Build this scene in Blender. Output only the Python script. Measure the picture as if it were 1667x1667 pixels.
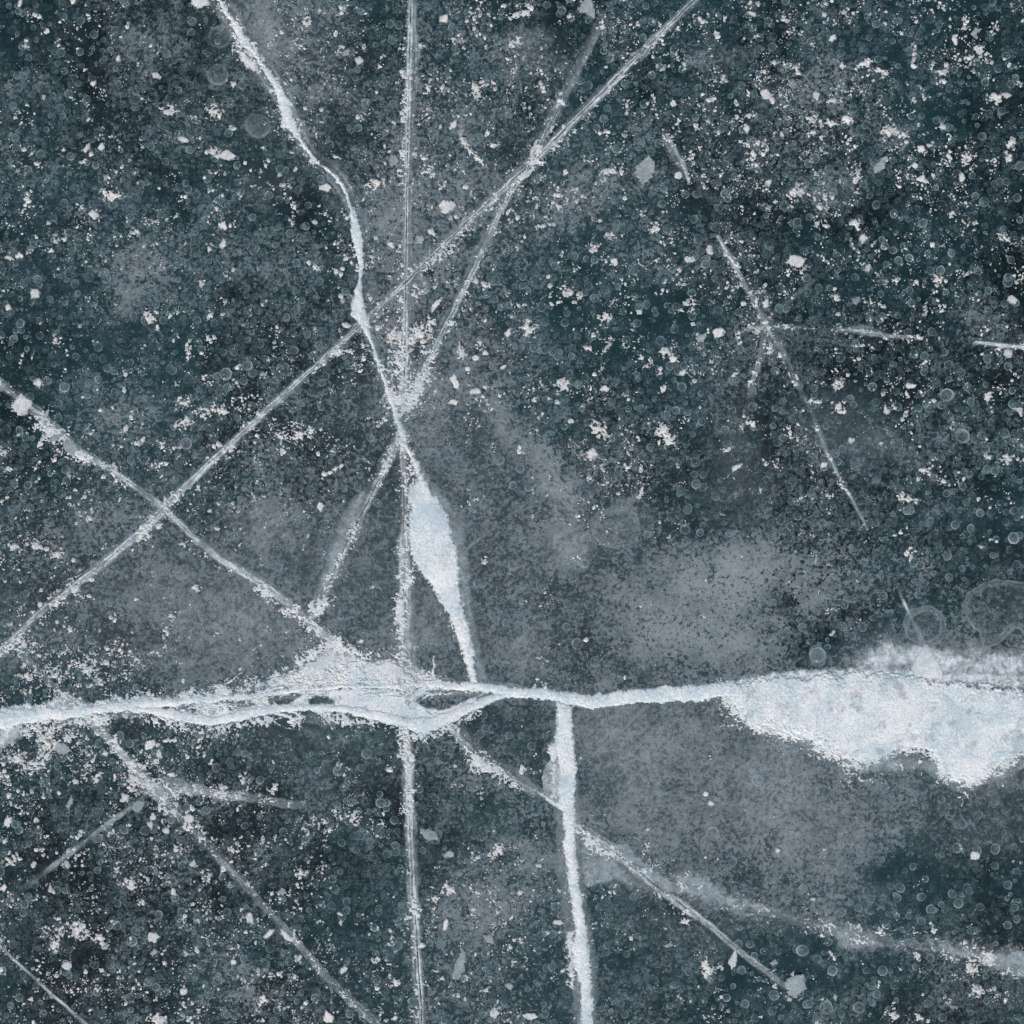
import bpy, math, random
import numpy as np
from mathutils import Vector
scene = bpy.context.scene
for o in list(bpy.data.objects): bpy.data.objects.remove(o)
col = scene.collection

# ---------------------------------------------------------------- camera, sky, sun, exposure
cam_d = bpy.data.cameras.new('camera'); cam = bpy.data.objects.new('camera', cam_d); col.objects.link(cam)
CAM_H = 26.0
cam.location = (0, 0, CAM_H); cam.rotation_euler = (0, 0, 0)
cam_d.sensor_width = 36; cam_d.lens = 36 * CAM_H / 16.67
cam_d.clip_end = 3000; scene.camera = cam
scene.render.resolution_x = 1024; scene.render.resolution_y = 1024
SUN_EL, SUN_AZ = math.radians(48), math.radians(200)      # azimuth measured clockwise from +Y
w = bpy.data.worlds.new('World'); scene.world = w; w.use_nodes = True
nt = w.node_tree; nt.nodes.clear()
sky = nt.nodes.new('ShaderNodeTexSky'); sky.sky_type = 'NISHITA'; sky.sun_disc = False
sky.sun_elevation = SUN_EL; sky.sun_rotation = SUN_AZ; sky.air_density = 1.0; sky.dust_density = 3.0; sky.ozone_density = 1.0
bg = nt.nodes.new('ShaderNodeBackground'); bg.inputs[1].default_value = 0.10
out = nt.nodes.new('ShaderNodeOutputWorld')
nt.links.new(sky.outputs[0], bg.inputs[0]); nt.links.new(bg.outputs[0], out.inputs[0])
sd = bpy.data.lights.new('sun', 'SUN'); sd.energy = 1.5; sd.angle = math.radians(25); sd.color = (1.0, 0.95, 0.88)
sun = bpy.data.objects.new('sun', sd); col.objects.link(sun)
d = Vector((math.sin(SUN_AZ) * math.cos(SUN_EL), math.cos(SUN_AZ) * math.cos(SUN_EL), math.sin(SUN_EL)))
sun.rotation_euler = d.to_track_quat('Z', 'Y').to_euler(); sun.location = d * 40
vs = scene.view_settings; vs.view_transform = 'Standard'; vs.look = 'None'; vs.gamma = 1; vs.exposure = 0.34
scene.cycles.transparent_max_bounces = 32

# ---------------------------------------------------------------- helpers
S = 0.01                                  # one photo pixel is about one centimetre of ice
C0 = 833.5
rng = np.random.default_rng(7)
def W(px, py): return (px - C0) * S, (C0 - py) * S

def hash2(ix, iy, seed):
    h = (ix.astype(np.int64) * 374761393 + iy.astype(np.int64) * 668265263 + seed * 1442695041) & 0xffffffff
    h = ((h ^ (h >> 13)) * 1274126177) & 0xffffffff
    h = h ^ (h >> 16)
    return (h & 0xffff) / 65535.0
def vnoise(x, y, seed=0):
    x0 = np.floor(x); y0 = np.floor(y); fx = x - x0; fy = y - y0
    fx = fx * fx * (3 - 2 * fx); fy = fy * fy * (3 - 2 * fy)
    a = hash2(x0, y0, seed); b = hash2(x0 + 1, y0, seed); c = hash2(x0, y0 + 1, seed); d = hash2(x0 + 1, y0 + 1, seed)
    return (a + (b - a) * fx) * (1 - fy) + (c + (d - c) * fx) * fy
def fbm(x, y, scale, oct=4, seed=0, gain=0.55):
    """noise 0..1, mean .5; scale = size in photo pixels of the largest feature"""
    s = 0; amp = 1; tot = 0
    c, sn = math.cos(0.6), math.sin(0.6)
    x = x / scale; y = y / scale
    for k in range(oct):
        s = s + amp * vnoise(x + 17.3 * k, y - 9.1 * k, seed + k); tot += amp; amp *= gain
        x, y = (x * c - y * sn) * 2.03, (x * sn + y * c) * 2.03
    return s / tot
def sstep(a, b, v):
    t = np.clip((v - a) / (b - a), 0, 1); return t * t * (3 - 2 * t)

def make_mesh(name, co, faces, mat, attrs=None, smooth=False):
    """co (n,3); faces (m,k) array of equal sized polygons"""
    me = bpy.data.meshes.new(name)
    co = np.asarray(co, dtype=np.float32); faces = np.asarray(faces, dtype=np.int32)
    k = faces.shape[1]; m = len(faces)
    me.vertices.add(len(co)); me.vertices.foreach_set('co', co.ravel())
    me.loops.add(m * k); me.loops.foreach_set('vertex_index', faces.ravel())
    me.polygons.add(m); me.polygons.foreach_set('loop_start', np.arange(m, dtype=np.int32) * k)
    if attrs:
        for an, av in attrs.items():
            at = me.attributes.new(an, 'FLOAT', 'POINT'); at.data.foreach_set('value', np.asarray(av, dtype=np.float32).ravel())
    me.update(calc_edges=True)
    me.polygons.foreach_set('use_smooth', np.full(m, smooth))
    me.materials.append(mat)
    return me
def link(name, me, parent=None, loc=None):
    o = bpy.data.objects.new(name, me); col.objects.link(o)
    if loc is not None: o.location = loc
    if parent is not None: o.parent = parent
    return o
def tag(o, label=None, cat=None, group=None, kind=None):
    if label: o['label'] = label
    if cat: o['category'] = cat
    if group: o['group'] = group
    if kind: o['kind'] = kind
    return o
def empty(name, x, y):
    o = bpy.data.objects.new(name, None); col.objects.link(o); o.location = (x, y, 0); o.empty_display_size = 0.1
    return o

def grid_mesh(name, bbox, cell, fn, mat, origin=(0, 0), smooth=True):
    """fn(X,Y) on cell corners -> (field, height, alpha); keeps the cells whose field is positive: a real relief with ragged, crumbly rims"""
    x0, y0, x1, y1 = bbox
    nx = max(2, int((x1 - x0) / cell)); ny = max(2, int((y1 - y0) / cell))
    X, Y = np.meshgrid(x0 + np.arange(nx + 1) * cell, y0 + np.arange(ny + 1) * cell)
    F, H, A = fn(X, Y)
    cm = (F[:-1, :-1] + F[1:, :-1] + F[:-1, 1:] + F[1:, 1:]) > 0
    if not cm.any(): return None
    used = np.zeros(F.shape, bool); inner = np.ones(F.shape, bool)
    p = np.zeros((ny + 2, nx + 2), bool); p[1:-1, 1:-1] = cm
    a, b, c, d = p[:-1, :-1], p[1:, :-1], p[:-1, 1:], p[1:, 1:]
    used = a | b | c | d; inner = a & b & c & d
    Z = np.where(inner, np.maximum(H, 0.003), 0.0015)
    idx = np.cumsum(used.ravel()).reshape(used.shape) - 1
    jit = 0.35 * cell
    JX = X + (hash2(np.floor(X * 4), np.floor(Y * 4), 91) - 0.5) * 2 * jit * ~inner
    JY = Y + (hash2(np.floor(X * 4), np.floor(Y * 4), 57) - 0.5) * 2 * jit * ~inner
    wx = (JX - C0) * S - origin[0]; wy = (C0 - JY) * S - origin[1]
    co = np.stack([wx[used], wy[used], Z[used]], 1)
    jj, ii = np.nonzero(cm)
    f = np.stack([idx[jj, ii], idx[jj + 1, ii], idx[jj + 1, ii + 1], idx[jj, ii + 1]], 1)
    return make_mesh(name, co, f, mat, {'alpha': np.broadcast_to(A, F.shape)[used]}, smooth)

def poly_dist(X, Y, pts):
    """distance to a polyline, signed side (+ = right of travel), parameter (index space), and inclusive caps"""
    best = np.full(X.shape, 1e9); side = np.zeros(X.shape); par = np.zeros(X.shape)
    for i in range(len(pts) - 1):
        ax, ay = pts[i][:2]; bx, by = pts[i + 1][:2]
        dx, dy = bx - ax, by - ay; L2 = dx * dx + dy * dy
        t = np.clip(((X - ax) * dx + (Y - ay) * dy) / L2, 0, 1)
        ex = X - ax - t * dx; ey = Y - ay - t * dy
        d = np.hypot(ex, ey); m = d < best
        best = np.where(m, d, best); side = np.where(m, np.sign(dx * ey - dy * ex), side); par = np.where(m, i + t, par)
    return best, side, par
def arclen(par, pts):
    c = np.concatenate([[0], np.cumsum([math.hypot(pts[i + 1][0] - pts[i][0], pts[i + 1][1] - pts[i][1]) for i in range(len(pts) - 1)])])
    return np.interp(par, np.arange(len(pts)), c)
def interp(par, vals): return np.interp(par, np.arange(len(vals)), vals)
def inside(X, Y, poly):
    r = np.zeros(X.shape, bool); n = len(poly)
    for i in range(n):
        x1, y1 = poly[i]; x2, y2 = poly[(i + 1) % n]
        c = ((y1 > Y) != (y2 > Y)) & (X < (x2 - x1) * (Y - y1) / ((y2 - y1) if y2 != y1 else 1e-9) + x1)
        r ^= c
    return r
def sdf(X, Y, poly):
    """positive inside"""
    d, _, _ = poly_dist(X, Y, list(poly) + [poly[0]])
    return np.where(inside(X, Y, poly), d, -d)
def bb(pts, pad):
    xs = [p[0] for p in pts]; ys = [p[1] for p in pts]
    lim = lambda v: min(max(v, -110), 1777)
    return (lim(min(xs) - pad), lim(min(ys) - pad), lim(max(xs) + pad), lim(max(ys) + pad))

# ---------------------------------------------------------------- node helpers
class NB:
    def __init__(s, name):
        s.m = bpy.data.materials.new(name); s.m.use_nodes = True; s.t = s.m.node_tree; s.t.nodes.clear()
        s.out = s.t.nodes.new('ShaderNodeOutputMaterial'); s.tc = s.t.nodes.new('ShaderNodeTexCoord').outputs['Object']
        s.geo = s.t.nodes.new('ShaderNodeNewGeometry').outputs['Position']
    def L(s, a, b):
        if isinstance(a, (int, float)): b.default_value = a
        elif isinstance(a, tuple): b.default_value = (*a, 1) if len(a) == 3 else a
        else: s.t.links.new(a, b)
    def math(s, op, a, b=0.0, c=None, clamp=False):
        n = s.t.nodes.new('ShaderNodeMath'); n.operation = op; n.use_clamp = clamp
        s.L(a, n.inputs[0]); s.L(b, n.inputs[1])
        if c is not None: s.L(c, n.inputs[2])
        return n.outputs[0]
    def mr(s, v, a, b, c=0.0, d=1.0, smooth=True):
        n = s.t.nodes.new('ShaderNodeMapRange'); n.interpolation_type = 'SMOOTHSTEP' if smooth else 'LINEAR'; n.clamp = True
        for i, q in enumerate((v, a, b, c, d)): s.L(q, n.inputs[i])
        return n.outputs[0]
    def mix(s, f, a, b):
        n = s.t.nodes.new('ShaderNodeMix'); n.data_type = 'RGBA'
        s.L(f, n.inputs[0]); s.L(a, n.inputs[6]); s.L(b, n.inputs[7]); return n.outputs[2]
    def noise(s, scale, detail=4, rough=.6, dist=0.0, off=None, vec=None):
        n = s.t.nodes.new('ShaderNodeTexNoise'); n.inputs['Scale'].default_value = scale; n.inputs['Detail'].default_value = detail
        n.inputs['Roughness'].default_value = rough; n.inputs['Distortion'].default_value = dist
        v = vec or s.geo
        if off is not None:
            a = s.t.nodes.new('ShaderNodeVectorMath'); a.operation = 'ADD'; s.t.links.new(v, a.inputs[0]); a.inputs[1].default_value = (off, off * 1.7, off * .3); v = a.outputs[0]
        s.t.links.new(v, n.inputs['Vector']); return n.outputs['Fac']
    def attr(s, name):
        n = s.t.nodes.new('ShaderNodeAttribute'); n.attribute_name = name; return n.outputs['Fac']
    def bubbles(s, scale, off, rmin, rmax, amount):
        """round discs with a brighter rim, one per cell, of random size and strength"""
        a = s.t.nodes.new('ShaderNodeVectorMath'); a.operation = 'ADD'; s.t.links.new(s.geo, a.inputs[0]); a.inputs[1].default_value = (off, off * 2.3, 0)
        v = s.t.nodes.new('ShaderNodeTexVoronoi'); v.voronoi_dimensions = '2D'; v.inputs['Scale'].default_value = scale
        s.t.links.new(a.outputs[0], v.inputs['Vector'])
        sep = s.t.nodes.new('ShaderNodeSeparateColor'); s.t.links.new(v.outputs['Color'], sep.inputs[0])
        r = s.mr(sep.outputs[0], 0., 1., rmin, rmax, False)
        t = s.math('DIVIDE', v.outputs['Distance'], r)
        fill = s.mr(t, .86, 1.06, 1., 0.)
        ring = s.math('MULTIPLY', s.mr(t, .62, .92), fill)
        val = s.math('ADD', s.math('MULTIPLY', fill, .42), s.math('MULTIPLY', ring, .55))
        br = s.mr(sep.outputs[1], .15, 1., 0., amount)
        return s.math('MULTIPLY', val, br)
    def bsdf(s, color, rough=.6, alpha=None, bump=None, bstr=.3, bdist=.01, spec=.3):
        p = s.t.nodes.new('ShaderNodeBsdfPrincipled'); s.L(color, p.inputs['Base Color']); s.L(rough, p.inputs['Roughness'])
        p.inputs['Specular IOR Level'].default_value = spec
        if alpha is not None: s.L(alpha, p.inputs['Alpha'])
        if bump is not None:
            b = s.t.nodes.new('ShaderNodeBump'); b.inputs['Strength'].default_value = bstr; b.inputs['Distance'].default_value = bdist
            s.L(bump, b.inputs['Height']); s.t.links.new(b.outputs[0], p.inputs['Normal'])
        s.t.links.new(p.outputs[0], s.out.inputs[0]); return s.m

DARK = (0.0012, 0.0056, 0.0064); TEAL = (0.0085, 0.032, 0.039)
GREY = (0.178, 0.213, 0.240)

def ice_material():
    n = NB('black_ice')
    fr = n.attr('frost'); hz = n.attr('haze')
    big = n.noise(0.35, 3, .55, 0, 3.1)
    mid = n.noise(2.2, 4, .6, 0, 7.7)
    base = n.mix(n.mr(n.math('ADD', big, n.math('MULTIPLY', mid, .5)), .58, .92), DARK, TEAL)
    base = n.mix(n.math('MULTIPLY', hz, .6, clamp=True), base, TEAL)
    # gas bubbles frozen in the ice
    b1 = n.bubbles(7.0, 3.3, .22, .50, .75); b2 = n.bubbles(11.0, 11.7, .2, .52, .8); b3 = n.bubbles(17., 29.1, .2, .5, .85); b4 = n.bubbles(9.0, 41.7, .2, .52, .7)
    bub = n.math('MAXIMUM', n.math('MAXIMUM', b1, b2), n.math('MAXIMUM', b3, b4))
    bub = n.math('ADD', bub, n.math('MULTIPLY', n.math('ADD', b1, n.math('ADD', b2, b3)), .18))
    web = n.noise(34, 5, .75, .6, 5.5)
    bub = n.math('MULTIPLY', bub, n.mr(web, .40, .56, .25, 1.25))
    bub = n.math('MULTIPLY', bub, n.mr(hz, .1, 1., 1., .35), clamp=True)
    mott = n.noise(21, 5, .7, .5, 14.2)
    base2 = n.mix(n.math('MULTIPLY', n.mr(mott, .50, .56), n.mr(fr, .02, .3, .18, .6)), base, (0.036, 0.074, 0.084))
    zone = n.noise(1.3, 4, .6, .5, 27.7)
    bub = n.math('MULTIPLY', n.math('MULTIPLY', bub, n.mr(zone, .40, .57, .12, 1.15)), n.mr(fr, 0., .25, .6, 1.))
    c = n.mix(n.math('MULTIPLY', bub, .8, clamp=True), base2, (0.145, 0.205, 0.220))
    # fine frost speckle, its cover set by the frost attribute
    nf = n.noise(16, 7, .74, .35, 1.2)
    nm = n.noise(3.4, 4, .6, 0.3, 8.9)
    v = n.math('ADD', nf, n.math('MULTIPLY', n.math('SUBTRACT', nm, .5), .30))
    thr = n.math('SUBTRACT', .64, n.math('MULTIPLY', n.math('MINIMUM', fr, .92), .225))
    cover = n.mr(n.math('SUBTRACT', v, thr), -.018, .022)
    grain = n.noise(60, 3, .7, 0, 2.2)
    cover = n.math('MULTIPLY', cover, n.mr(grain, .36, .5, .6, 1.0))
    amt = n.mr(fr, 0., .8, .55, .95, False)
    tone = n.noise(5.5, 5, .65, .4, 21.3); fine = n.noise(30, 4, .7, .2, 17.9)
    grey = n.mix(n.mr(n.math('ADD', n.math('MULTIPLY', tone, .6), n.math('MULTIPLY', fine, .5)), .44, .66), (0.134, 0.166, 0.180), (0.236, 0.278, 0.296))
    grey = n.mix(n.math('MULTIPLY', n.mr(fr, .8, 1.5), .6), grey, (0.325, 0.380, 0.400))
    c1 = n.mix(n.math('MULTIPLY', cover, amt), c, grey)
    smooth = n.math('MULTIPLY', n.mr(fr, 0., 1., .25, 1.0, False), n.mr(n.math('ADD', n.math('MULTIPLY', v, .8), n.math('MULTIPLY', grain, .4)), .48, .72, .45, 1.15))
    c2 = n.mix(n.math('MULTIPLY', smooth, .95, clamp=True), base, grey)
    c3 = n.mix(n.math('MULTIPLY', n.mr(hz, 0., .9, 0., 1., False), .80), c1, c2)
    return n.bsdf(c3, .55, None, n.math('ADD', nf, n.math('MULTIPLY', bub, .3)), .2, .008, .06)

def snow_material(name, ca, cb, rough=.9):
    n = NB(name)
    a = n.noise(2.6, 5, .6, 0, 4.4); b = n.noise(24, 5, .7, 0, 6.1); g = n.noise(70, 3, .7, 0, .7)
    f = n.math('ADD', n.math('MULTIPLY', a, .45), n.math('MULTIPLY', b, .55))
    c = n.mix(n.mr(f, .42, .58), ca, cb)
    c = n.mix(n.mr(g, .62, .36, 0., .45), c, tuple(v * .55 for v in ca))
    al = n.math('MULTIPLY', n.attr('alpha'), n.mr(g, .3, .55, .85, 1.), clamp=True)
    return n.bsdf(c, rough, al, n.math('ADD', b, n.math('MULTIPLY', g, .5)), .18, .010, .15)
def frost_material(name, colr, speck=1.0, rough=.75):
    """thin see-through frost: cover set by the alpha attribute and broken up by fine grain"""
    n = NB(name)
    a = n.attr('alpha'); g = n.noise(40, 5, .75, .3, 3.7); b = n.noise(9, 5, .65, .4, 9.3)
    k = n.math('ADD', n.math('MULTIPLY', g, .6), n.math('MULTIPLY', b, .4))
    al = n.math('MULTIPLY', a, n.mr(k, .34, .6, 1 - .75 * speck, 1 + .25 * speck), clamp=True)
    c = n.mix(n.mr(b, .35, .65), tuple(v * .85 for v in colr), tuple(v * 1.1 for v in colr))
    return n.bsdf(c, rough, al, g, .2, .008, .08)
def fissure_material():
    n = NB('open_fissure'); g = n.noise(12, 4, .7, 0, 1.3)
    return n.bsdf(n.mix(g, (.02, .04, .05), (.05, .085, .10)), .6, n.math('MULTIPLY', n.attr('alpha'), n.mr(g, .35, .55, .35, 1.)), spec=.2)

M_ICE = ice_material()
M_SNOW = snow_material('packed_snow', (0.58, 0.70, 0.74), (0.91, 0.925, 0.90))
M_CRUST = snow_material('frost_crust', (0.56, 0.64, 0.66), (0.84, 0.86, 0.83))
M_FLAKE = snow_material('frost_flake', (0.56, 0.60, 0.60), (0.86, 0.85, 0.81))
M_SHARD = snow_material('clear_ice_shard', (0.26, 0.32, 0.34), (0.42, 0.47, 0.48), .5)
M_GRAIN = snow_material('frost_grain', (0.56, 0.60, 0.60), (0.88, 0.87, 0.83))
M_VEIL = frost_material('frost_veil', (0.285, 0.345, 0.365), .7)
M_PALE = frost_material('pale_frost_veil', (0.62, 0.70, 0.725), .8)
M_BUB = frost_material('gas_bubble', (0.20, 0.29, 0.315), .6, .4)
M_BUBW = frost_material('white_gas_bubble', (0.34, 0.42, 0.45), .5, .4)
M_FISS = fissure_material()

# ---------------------------------------------------------------- the frozen lake
COVER = np.array([
 [.15,.30,.35,.55,.25,.35,.30,.25,.20,.22,.20,.10],
 [.25,.30,.30,.40,.40,.45,.35,.30,.30,.30,.20,.10],
 [.35,.35,.30,.25,.45,.55,.45,.40,.25,.25,.15,.10],
 [.20,.50,.35,.35,.50,.45,.25,.20,.30,.20,.15,.20],
 [.20,.30,.25,.30,.50,.50,.30,.20,.35,.20,.20,.20],
 [.20,.35,.35,.40,.40,.50,.40,.40,.30,.35,.30,.25],
 [.42,.50,.58,.60,.50,.58,.52,.48,.52,.45,.30,.20],
 [.50,.62,.70,.66,.56,.60,.48,.60,.62,.42,.42,.42],
 [.20,.25,.30,.30,.40,.40,.50,.75,.68,.68,.64,.62],
 [.18,.22,.28,.28,.28,.33,.45,.65,.70,.66,.58,.45],
 [.15,.20,.20,.20,.25,.50,.30,.50,.50,.50,.30,.25],
 [.15,.20,.35,.25,.20,.35,.30,.30,.20,.25,.30,.35]])
HAZE = np.array([
 [.05,.10,.10,.45,.10,.10,.10,.05,.05,.05,.05,.05],
 [.10,.10,.15,.25,.15,.20,.10,.05,.10,.05,.05,.05],
 [.10,.10,.10,.10,.20,.25,.20,.15,.10,.05,.05,.05],
 [.05,.15,.10,.10,.25,.15,.05,.05,.10,.05,.05,.05],
 [.05,.10,.10,.10,.30,.30,.10,.05,.15,.05,.05,.05],
 [.05,.15,.10,.15,.40,.60,.30,.15,.15,.10,.10,.05],
 [.25,.50,.60,.70,.80,.65,.50,.45,.30,.10,.10,.10],
 [.50,.65,.75,.70,.50,.75,.40,.25,.12,.08,.15,.20],
 [.10,.15,.20,.40,.25,.25,.40,.95,.75,.65,.70,.80],
 [.05,.05,.10,.15,.15,.20,.20,.70,.55,.50,.45,.55],
 [.05,.05,.05,.05,.10,.20,.10,.40,.30,.30,.10,.10],
 [.05,.05,.10,.05,.10,.10,.10,.10,.05,.10,.15,.20]])
SPECK = np.array([
 [.35,.25,.10,.60,.70,.70,.60,.60,.70,.60,.70,.60],
 [.35,.65,.70,.60,.60,.60,.65,.50,.70,.85,.70,.60],
 [.45,.70,.45,.30,.60,.60,.60,.40,.50,.60,.60,.50],
 [.30,.40,.40,.30,.80,.60,.70,.65,.70,.60,.50,.40],
 [.30,.40,.50,.50,.80,.50,.70,.60,.40,.50,.40,.40],
 [.65,.40,.80,.60,.20,.15,.55,.65,.30,.40,.40,.50],
 [.60,.30,.15,.10,.10,.08,.10,.15,.10,.20,.10,.08],
 [.60,.70,.30,.15,.20,.15,.08,.10,.10,.10,.08,.08],
 [.95,.95,.85,.10,.20,.15,.04,.05,.03,.01,.01,.01],
 [.95,.95,.80,.50,.20,.20,.10,.08,.05,.04,.03,.03],
 [.80,.90,.80,.70,.30,.60,.50,.15,.10,.05,.10,.20],
 [.60,.60,.70,.60,.50,.60,.60,.50,.40,.30,.30,.30]])
def gmap(G, X, Y):
    n = G.shape[0]; c = 1667 / n
    u = np.clip(X / c - .5, 0, n - 1.001); v = np.clip(Y / c - .5, 0, n - 1.001)
    i = np.floor(u).astype(int); j = np.floor(v).astype(int); fu = u - i; fv = v - j
    fu = fu * fu * (3 - 2 * fu); fv = fv * fv * (3 - 2 * fv)
    return (G[j, i] * (1 - fu) + G[j, i + 1] * fu) * (1 - fv) + (G[j + 1, i] * (1 - fu) + G[j + 1, i + 1] * fu) * fv
# patches of thicker frost: x, y, rx, ry, angle, cover, haze
PATCH = [(235,75,60,38,10,.30,.15),(45,145,55,25,0,.25,.1),(435,60,45,70,-20,.35,.5),(235,450,60,55,20,.26,.05),(215,495,20,34,15,.3,.7),(415,290,42,34,0,.05,.6),
 (420,200,20,16,0,.3,.8),(335,50,120,30,30,.1,.2),(720,200,90,60,0,.22,.1),(700,330,90,70,30,.22,.1),(920,330,90,45,-20,.25,.1),(860,80,60,30,0,.3,.7),
 (1340,130,90,50,-30,.20,.05),(1350,300,70,40,0,.35,.1),(1170,90,50,35,0,.25,.3),(1440,200,60,25,0,.3,.1),(1250,560,60,60,0,.25,.2),(1600,520,70,40,0,.2,.1),
 (830,690,30,80,-35,.42,.2),(890,790,34,60,-38,.34,.3),(930,880,45,55,-20,.42,.4),(1000,855,46,38,10,.28,.5),(1080,985,110,75,-10,.22,.0),(1200,930,110,60,0,.25,.0),
 (1200,760,60,90,0,.1,.7),(1380,690,80,70,0,.0,.7),(1440,730,60,30,10,.25,.5),(1590,720,80,40,30,.2,.0),(1560,830,60,30,0,.25,.0),(1420,1060,60,40,0,.3,.4),
 (440,840,60,60,-30,.25,.2),(560,880,30,60,25,.25,.4),(250,960,80,60,0,.22,.3),(380,1000,90,60,20,.2,.3),(160,870,60,40,0,.2,.2),(210,680,60,50,0,.3,.1),(540,1160,80,10,0,.5,.8),(520,1190,60,12,0,.35,.6),
 (1270,1270,70,100,-20,.3,.3),(1010,1200,80,50,0,.2,.8),(1330,1350,130,70,0,.15,.2),(1600,1250,70,50,0,.1,.6),(1500,1420,90,60,0,-.35,.0),(1100,1330,90,40,0,.1,.1),(1400,1200,60,20,15,-.1,.2),
 (1440,1230,80,14,5,.3,.6),(870,1400,60,30,10,.35,.2),(800,1480,100,60,-20,.3,.1),(740,1270,60,30,0,.2,.0),(400,1590,50,70,0,.2,.0),(290,1420,50,60,0,.3,.0),
 (860,1060,60,50,0,.25,.4),(560,310,60,30,0,.1,.3),(1480,380,120,90,0,-.08,.0),(1620,60,80,80,0,-.1,.0),(110,60,130,80,0,-.1,.1),(520,1240,100,40,0,-.05,.2),(1360,1040,120,36,0,-.28,-.1),(1620,880,80,60,0,-.15,.1),
 (1400,1440,80,25,12,.2,.3),(1330,430,70,60,0,-.06,0),(120,560,120,50,0,-.08,0),(560,620,60,40,0,-.1,0),(1300,1580,120,60,0,-.1,.0),(1090,1480,110,30,0,-.2,.0),(1150,1540,80,40,0,.0,.3),(620,1480,60,120,0,-.06,0),(860,1200,60,50,0,-.1,.0),
 (655,640,50,90,0,.25,.3),(660,450,50,150,0,.15,.15),(720,620,60,60,0,.2,.2),(1090,970,90,80,0,.14,.0),(1080,1030,60,50,0,.12,.0),(1180,960,70,50,0,.2,0),(690,1020,60,70,0,.15,.3),(1560,1070,100,30,0,.4,.3),(1300,1180,140,30,10,.15,.4),(900,780,20,60,-30,.3,.2),(560,1090,80,30,0,.3,.2),(1000,1260,60,110,0,.1,.3),(620,330,40,60,0,.08,0),(1250,930,170,45,5,.2,-.05),(1020,1010,60,60,0,.12,0),(1200,1040,130,40,0,.22,0),(1570,30,150,70,0,-.14,0),(1630,200,60,120,0,-.12,0),(1480,470,100,60,0,-.1,0),(60,40,120,60,0,-.12,0),(60,1420,90,60,0,-.1,0),(60,1620,120,50,0,-.1,0),(600,1620,60,60,0,-.08,0),(720,740,60,60,0,.15,.2),(760,560,40,60,0,.15,.1),(870,250,60,30,40,.15,0),(430,50,30,60,0,.25,.2)]
def field_maps(X, Y):
    wx = X + (fbm(X, Y, 110, 5, 5) - .5) * 190; wy = Y + (fbm(X, Y, 110, 5, 15) - .5) * 190
    F = gmap(COVER, wx, wy); H = gmap(HAZE, wx, wy)
    ux = X + (fbm(X, Y, 60, 5, 25, .65) - .5) * 85; uy = Y + (fbm(X, Y, 60, 5, 35, .65) - .5) * 85
    for (cx, cy, rx, ry, an, a, h) in PATCH:
        t = math.radians(an); dx = ux - cx; dy = uy - cy
        r = np.hypot((dx * math.cos(t) + dy * math.sin(t)) / rx, (-dx * math.sin(t) + dy * math.cos(t)) / ry)
        g = 1 - sstep(.1, 1.5, r)
        F = F + a * g; H = H + h * g
    F = F + (fbm(X, Y, 70, 5, 45, .65) - .5) * .62
    F = (F - .36) * 1.4 + .34
    return np.clip(F, 0, 1.4), np.clip(H, 0, 1)
def build_lake():
    n = 560; lo, hi = -1100, 2767                     # the detailed part reaches well past the picture on every side
    ax = np.linspace(-166, 1833, n)
    ax = np.concatenate([[C0 - 60000, C0 - 12000, C0 - 3000, -1100, -600, -300], ax, [1967, 2267, 2767, C0 + 3000, C0 + 12000, C0 + 60000]])
    X, Y = np.meshgrid(ax, ax); F, H = field_maps(X, Y)
    m = len(ax)
    co = np.stack([((X - C0) * S).ravel(), ((C0 - Y) * S).ravel(), np.zeros(m * m)], 1)
    I = np.arange(m * m).reshape(m, m)
    f = np.stack([I[:-1, :-1].ravel(), I[1:, :-1].ravel(), I[1:, 1:].ravel(), I[:-1, 1:].ravel()], 1)
    me = make_mesh('frozen_lake', co, f, M_ICE, {'frost': F.ravel(), 'haze': H.ravel()})
    return tag(link('frozen_lake', me), kind='structure')
build_lake()

# ---------------------------------------------------------------- cracks
LAND = []                                  # (name used in labels, points)
_z = [0.004]
def nz(): _z[0] += 0.00004; return _z[0]
def crumbs_part(root, o, pts, de, hw, off=0, seed=0, wig=None, mat=None):
    """loose snow crumbs strewn along a line"""
    L = lambda v: v if isinstance(v, (list, tuple)) else [v] * len(pts)
    de, hw, off = L(de), L(hw), L(off)
    def fn(X, Y):
        x, y = wig(X, Y) if wig else (X, Y); d, s, p = poly_dist(x, y, pts); q = d * s - interp(p, off)
        t = np.abs(q) / np.maximum(interp(p, hw), .3)
        nse = ((fbm(X, Y, 4.4, 3, seed + 5, .85) - .5) * .85 + (fbm(X, Y, 24, 2, seed + 6) - .5) * .5) / .105
        f = (nse - 1.75 + 2.75 * interp(p, de) * np.exp(-t * t * .8) - .9 * np.maximum(t - 1.1, 0)) * .12
        f = np.where(d > 60, -1, f)
        return f, .0095 + np.clip(f, 0, .3) * .05, np.clip(.5 + f * 8, 0, 1)
    me = grid_mesh('snow_crumbs', bb(pts, max(hw) * 2.2 + 6 + max(map(abs, off))), .8, fn, mat or M_CRUST, o)
    if me: tag(link('snow_crumbs', me, root), kind='stuff')
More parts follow.
